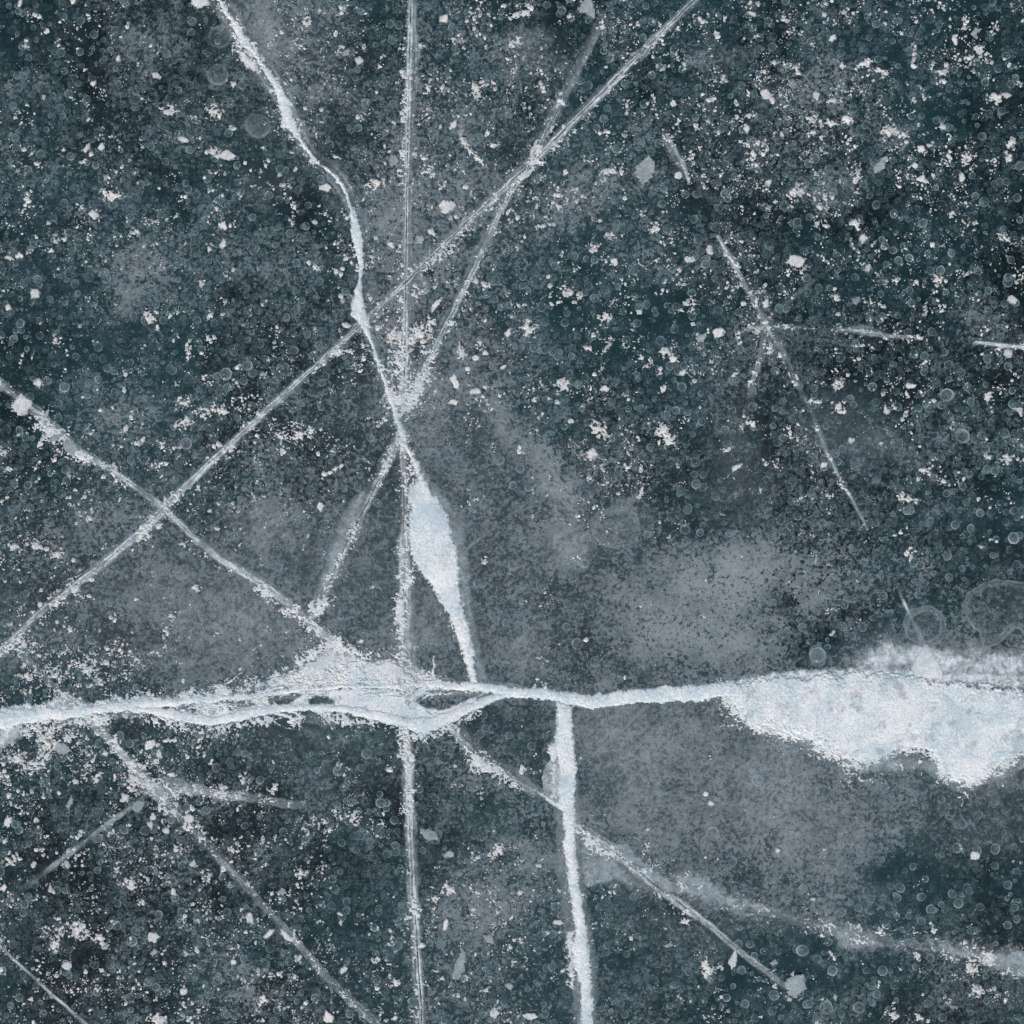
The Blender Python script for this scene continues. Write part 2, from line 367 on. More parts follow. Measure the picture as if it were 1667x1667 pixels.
def crack(name, label, pts, land=None, veil=None, crust=None, core=None, fissure=None, seed=0, group=None, cat='ice crack', extra=None, pale=None, wob=3.0):
    """pts: (x, y) along the crack.  veil = (alpha list, left width list, right width list); crust = (density list, halfwidth list, offset);
    core = halfwidth list of packed snow; fissure = half width of the open line"""
    mid = pts[len(pts) // 2]; ox, oy = W(*mid[:2])
    root = empty(name, ox, oy); tag(root, label, cat, group)
    if land: LAND.append((land, pts))
    def wig(X, Y):
        return X + (fbm(X, Y, 26, 3, seed + 61) - .5) * 2 * wob, Y + (fbm(X, Y, 26, 3, seed + 71) - .5) * 2 * wob
    L = lambda v: v if isinstance(v, (list, tuple)) else [v] * len(pts)
    lowf = .85 if fissure and wob <= 2.0 else .45
    def do_veil(v, mat, nm, sd, cell=1.6):
        al, wl, wr = map(L, v); z = nz()
        def fn(X, Y):
            x, y = wig(X, Y); d, s, p = poly_dist(x, y, pts)
            a = interp(p, al); wdt = np.where(s > 0, interp(p, wr), interp(p, wl)) * (.55 + .9 * fbm(X, Y, 22, 3, sd))
            t = d / np.maximum(wdt, .5)
            sl = arclen(p, pts); q = d * s
            streak = sstep(.3, .7, vnoise(sl / 38, q / 2.6, sd + 3) * .6 + vnoise(sl / 11, q / 1.5, sd + 4) * .4)
            prof = (1 - sstep(.45, 1.0, t)) * (.45 + .5 * np.exp(-((t - .6) / .2) ** 2)) + .45 * np.exp(-(d / 2.2) ** 2)
            if mat is M_PALE: prof = np.exp(-((t - .38) / .22) ** 2) * .85 + .75 * np.exp(-(d / 1.8) ** 2)
            A = (1.1 if mat is M_PALE else .85) * a * prof * (.28 + .55 * streak + .5 * fbm(X, Y, 14, 4, sd + 5)) * (lowf + (1.5 - lowf) * .85 * sstep(.25, .7, vnoise(sl / 45, sl * 0, sd + 9)))
            return A - .02, np.full(X.shape, z), np.clip(A, 0, 1)
        me = grid_mesh(nm, bb(pts, max(max(wl), max(wr)) * 1.5 + 4), cell, fn, mat, (ox, oy))
        if me: link(nm, me, root)
    if veil: do_veil(veil, M_VEIL, 'frost_veil', seed + 1)
    if pale: do_veil(pale, M_PALE, 'frost_bloom', seed + 11, 1.2)
    if crust: crumbs_part(root, (ox, oy), pts, crust[0], crust[1], crust[2] if len(crust) > 2 else 0, seed, wig)
    if core:
        hw = L(core)
        def fn(X, Y):
            x, y = wig(X, Y); d, s, p = poly_dist(x, y, pts); w_ = interp(p, hw)
            e = (fbm(X, Y, 9, 4, seed + 8, .7) - .5) * np.minimum(10, 4 + w_ * .7) + (fbm(X, Y, 3, 2, seed + 18) - .5) * 3.5
            f = w_ - d + e - (w_ < .3) * 5
            return f, .0055 + .006 * sstep(0, 5, f) + np.clip(f, 0, 14) * .0010 + fbm(X, Y, 7, 3, seed + 9) * .008 * sstep(0, 4, f), np.clip(.7 + f * .3, 0, 1)
        me = grid_mesh('packed_snow', bb(pts, max(hw) + 8), 1.0, fn, M_SNOW, (ox, oy))
        if me: link('packed_snow', me, root)
    if fissure:
        hw = L(fissure); z = .0088
        def fn(X, Y):
            x, y = wig(X, Y); d, s, p = poly_dist(x, y, pts); w_ = interp(p, hw) * (.5 + fbm(X, Y, 20, 2, seed + 13))
            f = w_ - d
            return f, np.full(X.shape, z), np.clip(f * .8 + .25, 0, .85)
        me = grid_mesh('fissure', bb(pts, max(hw) * 2 + 3), .8, fn, M_FISS, (ox, oy))
        if me: link('fissure', me, root)
    if extra: extra(root, (ox, oy))
    return root

def patch_part(root, o, nm, poly, mat, kind, seed, rag=6, alpha=1.0, holes=(), cell=1.0, hmax=.05, fs=8, edge=2.0, fine=1.0, thinness=.12):
    """a part outlined by a polygon: kind 'snow' = relief, 'veil' = thin frost"""
    z = nz()
    def fn(X, Y):
        f = sdf(X, Y, poly) + (fbm(X, Y, fs, 4, seed, .7) - .5) * 2 * rag + (fbm(X, Y, 3.2, 2, seed + 50) - .5) * rag * fine
        for h in holes: f = np.minimum(f, -sdf(X, Y, h) + (fbm(X, Y, 6, 3, seed + 2, .7) - .5) * 6)
        if kind == 'snow':
            hgt = .0055 + .007 * sstep(0, 7, f) + hmax * .45 * (1 - np.exp(-np.clip(f, 0, 200) / 25)) + (fbm(X, Y, 60, 3, seed + 4) - .5) * hmax * .5 * sstep(2, 20, f) + fbm(X, Y, 6, 3, seed + 3) * .006 * sstep(0, 4, f)
            thin = sstep(.56, .74, fbm(X, Y, 24, 5, seed + 21, .75)) * thinness
            return f, hgt, np.clip(np.minimum(.5 + f * .12, 1) * (1 - thin), 0, 1)
        A = alpha * sstep(-.2, edge, f) * (.55 + .9 * fbm(X, Y, 16, 4, seed + 7))
        return np.where(f > 0, A - .02, -1), np.full(X.shape, z), np.clip(A, 0, 1)
    me = grid_mesh(nm, bb(poly, rag + 3), cell, fn, mat, o)
    if me: return link(nm, me, root)

# -- the long horizontal crack and its snow
A_ = [(-60,1176),(0,1171),(60,1165),(130,1158),(220,1147),(300,1142),(400,1134),(450,1127),(520,1120),(600,1118),(700,1115),(780,1118),(830,1126),(900,1131),(960,1142),(1060,1132),(1190,1122)]
B_ = [(200,1150),(250,1158),(300,1166),(350,1174),(390,1165),(430,1156),(500,1151),(560,1154),(600,1162),(650,1174),(690,1182),(740,1164),(790,1141),(835,1127)]
def main_extra(root, o):
    wedge = [(405,1122),(430,1108),(470,1093),(505,1078),(522,1062),(543,1046),(566,1064),(600,1074),(640,1070),(668,1078),(715,1104),(700,1118),(500,1122)]
    patch_part(root, o, 'snow_wedge', wedge, M_SNOW, 'veil', 301, 7, 1.0, edge=9)
    mid = [(300,1146),(400,1137),(455,1127),(520,1121),(700,1117),(800,1120),(770,1150),(700,1186),(640,1176),(560,1158),(480,1156),(350,1180)]
    patch_part(root, o, 'glazed_snow', mid, M_SNOW, 'veil', 311, 5, 1.0, edge=6,
               holes=([(370,1140),(408,1138),(412,1146),(375,1153)], [(433,1132),(470,1128),(494,1127),(470,1143),(452,1156),(440,1144)], [(504,1136),(530,1135),(542,1142),(525,1147),(506,1144)],
                      [(680,1141),(700,1127),(745,1119),(792,1121),(776,1131),(720,1153),(692,1150)]))
    up = [(-40,1150),(20,1146),(80,1140),(110,1125),(140,1140),(215,1132),(232,1127),(255,1134),(330,1131),(330,1146),(220,1158),(100,1172),(0,1188),(-40,1200)]
    patch_part(root, o, 'snow_fringe', up, M_PALE, 'veil', 321, 8, .95, edge=7)
    low = [(-40,1180),(30,1180),(60,1186),(40,1200),(0,1226),(-40,1240)]
    patch_part(root, o, 'snow_fringe', low, M_PALE, 'veil', 331, 9, .8, edge=8)
    # packed strand along the lower side
    def fn(X, Y):
        d, s, p = poly_dist(X, Y, B_); w_ = interp(p, [5,7,10,8,9,8,6,7,8,9,14,9,7,4])
        f = w_ - d + (fbm(X, Y, 9, 4, 77, .7) - .5) * 9
        return f, .0055 + .006 * sstep(0, 5, f) + np.clip(f, 0, 14) * .0010 + fbm(X, Y, 7, 3, 79) * .008 * sstep(0, 4, f), np.clip(.6 + f * .2, 0, 1)
    link('packed_snow', grid_mesh('packed_snow', bb(B_, 24), 1.0, fn, M_SNOW, o), root)
    g = np.random.default_rng(88)
    for q in range(26):                                # thin wandering veins of snow inside the shattered band
        x = g.uniform(230, 700); y = np.interp(x, [200, 450, 540, 700], [1152, 1128, 1105, 1125]) + g.uniform(-14, 34); a = g.normal(0, .5); P = [(x, y)]
        for k in range(int(g.integers(3, 6))):
            a += g.normal(0, .35); x += math.cos(a) * 22; y += math.sin(a) * 13; P.append((x, y))
        def fn(X, Y, P=P, wv=g.uniform(1.2, 3.2), q=q):
            d, s_, p = poly_dist(X + (fbm(X, Y, 12, 3, q) - .5) * 10, Y + (fbm(X, Y, 12, 3, q + 40) - .5) * 10, P)
            f = wv * np.sin(np.pi * np.clip((p + .3) / (len(P) - .4), .02, .98)) - d + (fbm(X, Y, 4, 3, q + 90) - .5) * 4
            return f, .011 + np.clip(f, 0, 4) * .0015, np.clip(.5 + f * .3, 0, 1)
        me = grid_mesh('snow_vein', bb(P, 10), .8, fn, M_SNOW, o)
        if me: link('snow_vein', me, root)
    crumbs_part(root, o, [(190,1136),(260,1130),(340,1130),(400,1118),(440,1100),(480,1082),(520,1058),(545,1044),(575,1064),(640,1066),(700,1098)], [.6,.7,.7,.8,.9,.9,.9,.9,.8,.8,.6], 9, 0, 351)
    crumbs_part(root, o, [(0,1192),(60,1190),(130,1172),(200,1166),(300,1182),(350,1188),(430,1172),(520,1166),(600,1178),(680,1200),(740,1180),(780,1160)], .75, 8, 0, 353)
    crumbs_part(root, o, [(450,1115),(520,1095),(600,1098),(680,1100)], .7, 16, 0, 355)
    for q, pl in enumerate(([(500,1078),(545,1050),(556,1070),(520,1100),(470,1108)], [(590,1080),(640,1076),(655,1082),(650,1112),(600,1112)])):
        patch_part(root, o, 'crumb_patch', pl, M_CRUST, 'snow', 341 + q, 9, hmax=.02)
crack('snow_filled_crack', 'long wavy snow filled crack running level across the ice to the big snow drift', A_, 'long level snow crack',
      veil=(.75, 16, 22), crust=([.9,.9,.8,.7,.6,.6,.7,.8,.8,.7,.6,.3,.1,.1,.1,.1,.1], [18,18,16,12,12,14,14,12,12,12,10,6,4,5,6,7,8], 2),
      core=[16,15,12,9,8,7,6,5,4.5,4,6,7,9,9,12,12,13], seed=100, wob=4, extra=main_extra)

# -- the vertical snow crack below it
vl = [(905,1136),(905,1180),(902,1215),(909,1240),(907,1290),(915,1330),(919,1358),(914,1372),(921,1400),(926,1440),(930,1480),(936,1510),(929,1540),(931,1570),(944,1600),(945,1640),(945,1720)]
vr = [(966,1720),(966,1640),(965,1600),(960,1560),(956,1510),(950,1480),(944,1440),(940,1400),(938,1350),(936,1300),(940,1250),(934,1200),(932,1150)]
LAND.append(('wide vertical snow crack', [(920,1140),(922,1300),(930,1400),(945,1520),(956,1667)]))
ox, oy = W(925, 1400); r = empty('snow_filled_crack', ox, oy)
tag(r, 'wide vertical snow packed crack dropping from the long level crack to the bottom edge', 'ice crack')
patch_part(r, (ox, oy), 'packed_snow', vl + vr, M_SNOW, 'snow', 401, 4.2, hmax=.055, fs=9, fine=1.5)
patch_part(r, (ox, oy), 'crumb_patch', [(893,1215),(906,1200),(906,1300),(898,1300)], M_CRUST, 'snow', 405, 9, hmax=.015)
patch_part(r, (ox, oy), 'crumb_patch', [(922,1520),(935,1510),(935,1610),(925,1600)], M_CRUST, 'snow', 406, 11, hmax=.015)
patch_part(r, (ox, oy), 'frost_veil', [(928,1170),(950,1300),(952,1420),(975,1560),(975,1720),(940,1720),(912,1500),(900,1380),(895,1180)], M_VEIL, 'veil', 407, 5, .55, edge=10)
ox, oy = W(895, 1275); r = empty('ice_plate', ox, oy)
tag(r, 'pale rounded ice plate with bright lower rim, left beside the vertical snow crack', 'ice plate')
patch_part(r, (ox, oy), 'plate', [(881,1268),(886,1246),(898,1233),(911,1236),(914,1290),(906,1308),(884,1290)], M_PALE, 'veil', 411, 1.2, .55, edge=3)
patch_part(r, (ox, oy), 'snow_rim', [(868,1286),(884,1290),(905,1303),(918,1300),(922,1322),(905,1315),(885,1299)], M_SNOW, 'snow', 412, 2.5, hmax=.02)

# -- the big snow drift at the right
top = [(1165,1112),(1200,1106),(1240,1100),(1300,1098),(1380,1096),(1420,1092),(1470,1096),(1530,1106),(1575,1112),(1667,1119),(1780,1124)]
bot = [(1780,1200),(1700,1212),(1667,1222),(1640,1243),(1610,1264),(1585,1277),(1560,1275),(1532,1262),(1523,1243),(1513,1227),(1490,1222),(1450,1226),(1428,1241),(1400,1247),(1370,1235),(1330,1214),(1290,1200),(1230,1185),(1197,1160),(1180,1141)]
ox, oy = W(1420, 1165); r = empty('snow_drift', ox, oy)
tag(r, 'large bright snow drift with ragged lower edge at the right end of the level crack', 'snow drift')
LAND.append(('big snow drift', [(1190,1130),(1300,1150),(1450,1170),(1667,1175)]))
patch_part(r, (ox, oy), 'packed_snow', top + bot, M_SNOW, 'snow', 421, 11, hmax=.09, fs=24, fine=1.6, thinness=.3)
crumbs_part(r, (ox, oy), [(x, y - 2) for x, y in bot], .8, 10, 0, 425)
crumbs_part(r, (ox, oy), [(1190, 1165), (1290, 1215), (1420, 1255), (1500, 1245), (1570, 1285), (1667, 1240)], .25, 14, 0, 427)
patch_part(r, (ox, oy), 'frost_veil', [(1180,1140),(1230,1190),(1300,1215),(1400,1262),(1500,1255),(1560,1292),(1640,1270),(1720,1220),(1720,1190),(1600,1240),(1400,1225),(1240,1170)], M_VEIL, 'veil', 429, 5, .8, edge=8)
ox, oy = W(1500, 1085); r = empty('frost_halo', ox, oy)
tag(r, 'cloudy grey white frost halo bulging up along the top edge of the big snow drift', 'frost')
patch_part(r, (ox, oy), 'frost_veil', [(1378,1104),(1382,1078),(1400,1052),(1430,1040),(1470,1036),(1520,1040),(1570,1050),(1620,1048),(1780,1060),(1780,1118),(1667,1116),(1560,1112),(1470,1104)], M_PALE, 'veil', 431, 16, .8, edge=30, fs=30)
patch_part(r, (ox, oy), 'frost_veil', [(1170,1120),(1210,1098),(1300,1086),(1400,1084),(1500,1086),(1780,1100),(1780,1130),(1400,1110),(1250,1118)], M_PALE, 'veil', 433, 6, 1.0, edge=12)
ox, oy = W(1508, 1075); r = empty('ice_plate', ox, oy)
tag(r, 'pale triangular ice plate pointing up from the top edge of the big snow drift', 'ice plate')
patch_part(r, (ox, oy), 'plate', [(1505,1048),(1513,1056),(1532,1092),(1534,1107),(1488,1103),(1482,1086),(1492,1066)], M_CRUST, 'snow', 435, .8, hmax=.03)
patch_part(r, (ox, oy), 'plate_rim', [(1504,1049),(1510,1048),(1534,1090),(1536,1106),(1530,1106),(1526,1090)], M_SNOW, 'snow', 436, .8, hmax=.06)

# -- the snow lens at the centre
lens = [(655,722),(664,720),(684,758),(697,790),(714,814),(731,838),(736,862),(743,892),(749,930),(751,962),(757,992),(767,1030),(773,1075),(778,1112),(768,1112),(759,1085),(745,1042),(733,1008),(714,975),(694,945),(676,920),(667,900),(664,860),(667,826),(660,806),(670,790),(678,776),(668,752)]
ox, oy = W(710, 900); r = empty('snow_lens', ox, oy)
tag(r, 'bright white spindle of snow tapering to both ends, just below where the upper cracks meet', 'snow drift')
LAND.append(('white snow spindle', [(662,722),(700,850),(735,950),(772,1110)]))
patch_part(r, (ox, oy), 'packed_snow', lens, M_SNOW, 'snow', 441, 5.0, hmax=.07, fs=11, fine=1.6)
patch_part(r, (ox, oy), 'frost_veil', [(668,720),(700,770),(760,850),(764,900),(772,980),(786,1060),(800,1112),(772,1112),(740,960),(700,820),(655,730)], M_VEIL, 'veil', 443, 5, .7, edge=10)

# -- the upper left crack
UL = [(338,-40),(356,0),(380,34),(393,60),(420,97),(447,134),(463,170),(470,195),(480,208),(497,238),(517,265),(544,283),(558,302),(571,335),(578,360),(582,390),(588,425),(586,455),(583,482),(583,508),(592,530),(605,557),(619,600),(636,642),(648,690),(656,716)]
def ul_extra(root, o):
    patch_part(root, o, 'crumb_patch', [(385,78),(398,84),(425,112),(418,120),(398,108)], M_CRUST, 'snow', 451, 6, hmax=.02)
    patch_part(root, o, 'packed_snow', [(583,470),(592,490),(600,520),(606,535),(590,534),(573,514),(571,492)], M_SNOW, 'snow', 452, 2, hmax=.03)
    patch_part(root, o, 'crumb_patch', [(310,-6),(336,-6),(342,8),(322,14),(312,6)], M_CRUST, 'snow', 453, 4, hmax=.02)
crack('ice_crack', 'crooked white crack with snow beads, curving down from the top edge left of centre', UL, 'crooked upper left crack',
      veil=(.8, [22]*9+[18]*5+[30]*6+[10]*6, [26]*6+[14]*8+[6]*7+[8]*5), crust=([.3,.3,.4,.7,.8,.5,.8,.9,.7,.3,.3,.4,.4,.3,.3,.3,.3,.3,.2,.2,.3,.4,.6,.9,1.,1.], [6,6,8,12,12,9,12,14,9,6,6,6,7,6,6,7,6,6,6,6,6,6,8,11,13,13]),
      core=[3,3,3.2,7,4,5,9,10,5,2.6,2.6,3,3.2,3,6.5,9,4,2.6,8,10,5,3,3,4,5.5,6], seed=120, extra=ul_extra)

# -- the straight fissures of the upper fan
crack('ice_crack', 'straight vertical crack from the top edge down to the meeting point of cracks',
      [(672,-60),(669,0),(666,130),(664,230),(662,320),(661,460),(659,560),(657,660)], 'straight upper vertical crack',
      veil=([.8,.8,.95,.95,.95,.9,1.,1.], [16,16,20,15,12,13,14,12], [7,7,7,7,8,8,12,14]), pale=([.9,.9,.9,.8,.9,.8,1.,1.], [8,8,6,6,4,6,9,12], [6,6,8,6,6,4,8,16]),
      crust=([.2,.2,.85,.35,.3,.2,.6,.9], [4,5,8,5,6,5,10,12], [6]*8), fissure=1.1, seed=140, wob=1.0)
D1 = [(1180,-50),(1130,0),(1050,80),(960,170),(870,262),(800,325),(700,420),(610,508),(540,572),(480,626),(410,690),(350,745),(270,822),(225,868),(150,932),(75,988),(0,1060),(-50,1105)]
crack('ice_crack', 'longest diagonal crack, a double grey line from the top edge down to the left edge', D1, 'long diagonal crack',
      veil=([.9]*6+[.85]*12, [10,10,10,11,13,12,10,9,9,9,9,9,13,13,10,9,8,8], [10,10,9,10,11,12,12,9,8,8,8,8,9,9,10,9,8,8]),
      crust=([.25,.25,.3,.3,.6,.5,.4,.2,.5,.2,.3,.3,.6,.6,.6,.5,.4,.3], [5,5,7,7,9,8,7,4,6,5,6,6,8,9,10,9,7,6], [-5]*8+[-3]*10),
      pale=([.7,.7,.8,.8,.9,.8,.8,.5,.6,.7,.75,.8,.9,.9,.8,.7,.7,.6], [7,7,8,9,9,8,7,5,5,6,8,8,12,12,9,8,6,6], [6]*18), fissure=[1.3]*8+[1.0]*10, seed=160, wob=2.0)
D2 = [(-50,585),(0,622),(30,646),(75,686),(130,732),(200,777),(265,825),(310,870),(360,912),(420,947),(480,992),(520,1027),(556,1060)]
crack('ice_crack', 'crumb crusted diagonal crack falling from the left edge to the long level snow crack', D2, 'left falling diagonal crack',
      veil=(.85, [12,12,12,11,10,9,9,10,10,16,12,10,12], [10,10,10,11,12,9,8,8,8,9,12,12,14]),
      crust=([.4,.5,.6,.7,.6,.7,.4,.3,.6,.8,.9,.95,1.], [8,8,9,12,11,9,5,6,8,10,11,11,12], [6,6,6,7,6,3,1,2,3,4,3,2,0]),
      pale=([.7,.7,.7,.8,.7,.7,.8,.6,.7,.8,.9,1.,1.], [5,5,5,8,7,7,9,6,7,10,10,10,12], [8]*13), fissure=.8, seed=180, wob=2.5)
D3 = [(985,30),(968,62),(945,110),(915,165),(885,225),(868,262),(835,307),(812,350),(785,412),(750,482),(710,562),(682,620),(657,668)]
crack('ice_crack', 'crumbly crack slanting from the upper long diagonal down left to the meeting point of cracks', D3, 'crumbly slanting crack',
      veil=([.2,.35,.45,.5,.7,.6,.6,.7,.6,.6,.7,.8,.8], 8, 14),
      crust=([.2,.35,.15,.1,.9,.3,.3,.6,.7,.6,.7,.9,1.], [4,5,4,4,8,5,5,7,7,7,8,11,13], [0,0,0,0,-2,0,-2,-3,-5,-5,-3,-2,0]),
      pale=([.1,.25,.1,.1,.8,.3,.35,.5,.5,.5,.7,1.,1.], 7, 7), fissure=[.5,.5,.6,.8,1,1,1,1,1,1,1,1,1], seed=200, wob=2.0)
D4 = [(648,716),(637,742),(620,776),(600,812),(575,862),(551,912),(530,962),(510,1003)]
def d4x(root, o):
    patch_part(root, o, 'frost_veil', [(585,795),(600,800),(590,850),(560,920),(515,1000),(500,985),(530,910),(550,840)], M_VEIL, 'veil', 461, 6, .95, edge=14, fs=20)
crack('ice_crack', 'short white edged crack slanting down left below the meeting point of cracks', D4, 'short lower left slanting crack',
      veil=(.9, 11, 14), crust=([1.,.8,.55,.5,.6,.6,.9,1.], [9,6,5,6,7,8,10,10], -2), pale=([.9,.8,.7,.8,.8,.8,.8,.7], 8, 9), fissure=[.6,1,1.4,1.5,1.5,1.2,1,.6], seed=220, wob=2, extra=d4x)
D5 = [(655,716),(657,770),(657,840),(656,900),(657,960),(658,1020),(659,1070),(660,1118)]
crack('ice_crack', 'vertical crack crusted with white crumbs left of the white snow spindle', D5, 'crusted middle vertical crack',
      veil=([.7,.6,.5,.9,.9,.9,.9,.9], [14,12,8,14,22,22,24,26], [6,6,6,13,14,13,16,20]), crust=([1.,.7,.45,.9,1.,.95,.95,1.], [9,12,7,12,13,11,11,14], [0,-8,-4,2,2,2,2,0]),
      pale=([.8,.5,.3,.8,.8,.8,.9,.9], [8,12,5,14,18,17,18,20], [8,6,4,10,11,9,12,18]), fissure=.9, seed=240, wob=1.5)
D6 = [(659,1188),(662,1240),(664,1290),(668,1370),(672,1450),(677,1510),(681,1570),(687,1667),(690,1720)]
crack('ice_crack', 'dark centred vertical crack in a white frost fringe, below the long level snow crack', D6, 'lower vertical frosted crack',
      veil=([.6,.7,.9,.9,.9,.9,.9,.8,.8], [8,16,16,15,14,10,9,9,9], [8,13,13,13,14,12,12,14,14]), crust=([.95,.9,.8,.35,.35,.5,.45,.3,.3], [9,11,10,6,7,9,8,7,7], [0,0,2,4,5,5,5,5,5]),
      pale=([1.,1.,1.,.9,.9,.85,.8,.7,.7], [8,14,13,8,9,8,7,6,6], [6,8,8,8,8,7,6,8,8]), fissure=[.3,.4,.8,1.3,1.4,1.4,1.4,1.4,1.4], seed=260, wob=1.4)
D7 = [(722,1172),(740,1192),(770,1224),(810,1250),(850,1276),(888,1297)]
def d7x(root, o):
    patch_part(root, o, 'packed_snow', [(768,1238),(778,1230),(795,1240),(800,1250),(785,1252),(770,1248)], M_CRUST, 'snow', 471, 3, hmax=.02)
crack('ice_crack', 'short crumb lined crack slanting down to the left side of the vertical snow crack', D7, 'crumb lined lower crack',
      veil=([.7,.8,1.,1.,1.,.7], [14,18,20,20,17,10], [7,7,9,12,10,7]), crust=([.9,.85,.8,.8,.6,.7], [10,10,10,10,8,6], [2,3,5,6,5,0]), pale=([.6,.5,.5,.5,.4,.4], 7, 12), seed=280, extra=d7x)
D8 = [(936,1345),(985,1377),(1015,1398),(1050,1428),(1090,1458),(1150,1502),(1205,1548),(1280,1605)]
def d8x(root, o):
    patch_part(root, o, 'frost_veil', [(990,1375),(1020,1370),(1040,1395),(1090,1430),(1120,1440),(1110,1460),(1080,1450),(1030,1410)], M_VEIL, 'veil', 481, 4, 1.3, edge=6)
    patch_part(root, o, 'frost_veil', [(940,1350),(960,1350),(1050,1440),(1100,1462),(1060,1450),(1000,1440),(945,1450)], M_VEIL, 'veil', 482, 6, .9, edge=12)
crack('ice_crack', 'straight diagonal crack running down right from the vertical snow crack, frosted white near its start', D8, 'lower right diagonal crack',
      veil=([.9,1.,1.,1.,.9,.7,.6,.4], [14,17,14,14,12,7,6,5], [8,10,12,12,9,7,6,5]), crust=([.8,.85,.8,.7,.45,.15,.1,.05], [10,11,9,9,7,4,4,3], [2,4,4,4,4,0,0,0]),
      pale=([.8,.9,1.,1.,.8,.5,.4,.2], 8, 10), fissure=[.3,.6,1.2,1.7,1.6,1.1,1,.6], seed=300, wob=1.8, extra=d8x)
D9 = [(1000,1388),(1080,1424),(1130,1442),(1200,1478),(1280,1494),(1350,1512),(1430,1530),(1530,1538),(1600,1560),(1700,1590)]
def smoky(root, o):
    patch_part(root, o, 'smoke_veil', [(1080,1405),(1150,1410),(1200,1440),(1290,1470),(1420,1500),(1450,1530),(1410,1560),(1330,1530),(1210,1500),(1140,1480),(1090,1450)], M_VEIL, 'veil', 701, 22, 1.2, edge=38, fs=40)
    patch_part(root, o, 'smoke_veil', [(1330,1495),(1440,1515),(1460,1545),(1420,1560),(1360,1550)], M_VEIL, 'veil', 703, 18, .9, edge=30, fs=30)
    patch_part(root, o, 'smoke_veil', [(1500,1525),(1600,1530),(1780,1560),(1780,1640),(1660,1600),(1600,1585),(1540,1570)], M_VEIL, 'veil', 705, 20, 1.4, edge=36, fs=36)
crack('frost_streak', 'broad smoky grey frost streak drifting right across the lower right ice to the right edge', D9, 'smoky frost streak', cat='frost streak',
      veil=([.3,.35,.2,.12,.1,.1,.1,.05,.1,.1], [14,12,16,20,18,18,20,14,18,20], [10,10,12,22,26,20,26,16,30,26]), pale=([0,.1,.1,.15,.25,.15,.3,.1,.5,.5], 8, 14), crust=([0,.05,.1,.1,.2,.1,.25,.05,.4,.3], 12, ), seed=320, wob=8, extra=smoky)
D10 = [(1168,385),(1196,432),(1235,505),(1248,530),(1285,600),(1320,670),(1350,745),(1370,785),(1385,808),(1412,862)]
crack('ice_crack', 'thin broken crack slanting down right through the dark ice in the right half', D10, 'thin right slanting crack',
      veil=([.6,.7,.5,.8,.4,.4,.8,.35,.8,.35], [5,6,7,12,7,6,7,5,6,4], [5,6,7,12,8,6,7,5,6,4]), pale=([.5,.5,.2,.3,.05,.1,1.,.05,.8,.05], [3,4,4,8,4,3,4,3,4,3], [4,5,4,8,4,3,4,3,4,3]), crust=([.3,.3,.2,.3,0,0,.3,0,.2,0], 4), seed=340, wob=2)
D11 = [(1200,542),(1225,534),(1250,531),(1300,533),(1345,536),(1390,537),(1415,541),(1440,546),(1500,549)]
crack('ice_crack', 'thin level white streak of a crack in the right half, brightest near its right end', D11, 'thin level right crack',
      veil=([.2,.5,.5,.15,.0,.5,.9,.6,.05], [4,6,9,5,5,10,12,7,3], [4,6,9,5,5,7,9,6,3]), pale=([.1,.3,.0,.15,.0,.25,1.,.4,.0], 3, 4), crust=([.3,.6,.3,.2,.2,.6,.9,.7,.1], [4,6,4,3,3,6,8,4,3]), seed=360, wob=2)
crack('ice_crack', 'short level white crack cut off by the right edge', [(1588,557),(1620,561),(1650,564),(1720,568)], 'short right edge crack',
      veil=([.4,.7,.8,.8], 6, 6), pale=([.5,.8,.9,.8], 3, 5), crust=([.1,.3,.5,.4], 4), seed=370, wob=1.5)
crack('ice_crack', 'short pale crack stub in the upper right with a grey veil on its left', [(1085,222),(1100,245),(1112,268),(1122,296)], 'short upper right stub',
      veil=([.8,.9,.8,.5], [6,5,5,4], [12,16,10,5]), pale=([.5,.6,.6,.4], 3, 4), crust=([.4,.2,.1,.4], 5), seed=380, wob=1)
D13 = [(30,1060),(60,1090),(110,1140),(165,1190),(195,1225),(230,1265),(265,1300),(310,1350),(370,1410),(430,1475),(480,1530),(530,1590),(600,1655),(640,1700)]
crack('ice_crack', 'long straight grey crack slanting across the lower left down to the bottom edge', D13, 'lower left diagonal crack',
      veil=([.3,.4,.5,.8,.8,.7,.8,.8,.6,.55,.6,.5,.7,.7], [6,7,8,9,11,14,16,16,11,8,8,9,12,12], [6,7,8,10,12,14,14,14,11,9,8,9,10,10]),
      crust=([.3,.3,.3,.4,.5,.9,.8,.5,.35,.15,.2,.05,.1,.1], [6,6,6,8,10,16,14,10,8,5,6,4,4,4], [0,0,0,0,0,-4,0,-3,0,-5,0,0,0,0]),
      pale=([.1,.1,.1,.3,.4,.8,.7,.3,.2,.15,.25,.15,.2,.2], 9, 8), seed=400, wob=2)
crack('ice_crack', 'faint grey crack without snow slanting down left to the left edge in the lower left', [(245,1288),(205,1320),(160,1352),(120,1385),(60,1430),(0,1475),(-40,1500)], 'faint lower left crack',
      veil=([.7,.95,.9,.95,.9,.7,.6], [4,6,6,6,7,8,8], [3,5,5,5,6,7,7]), seed=420, wob=1)
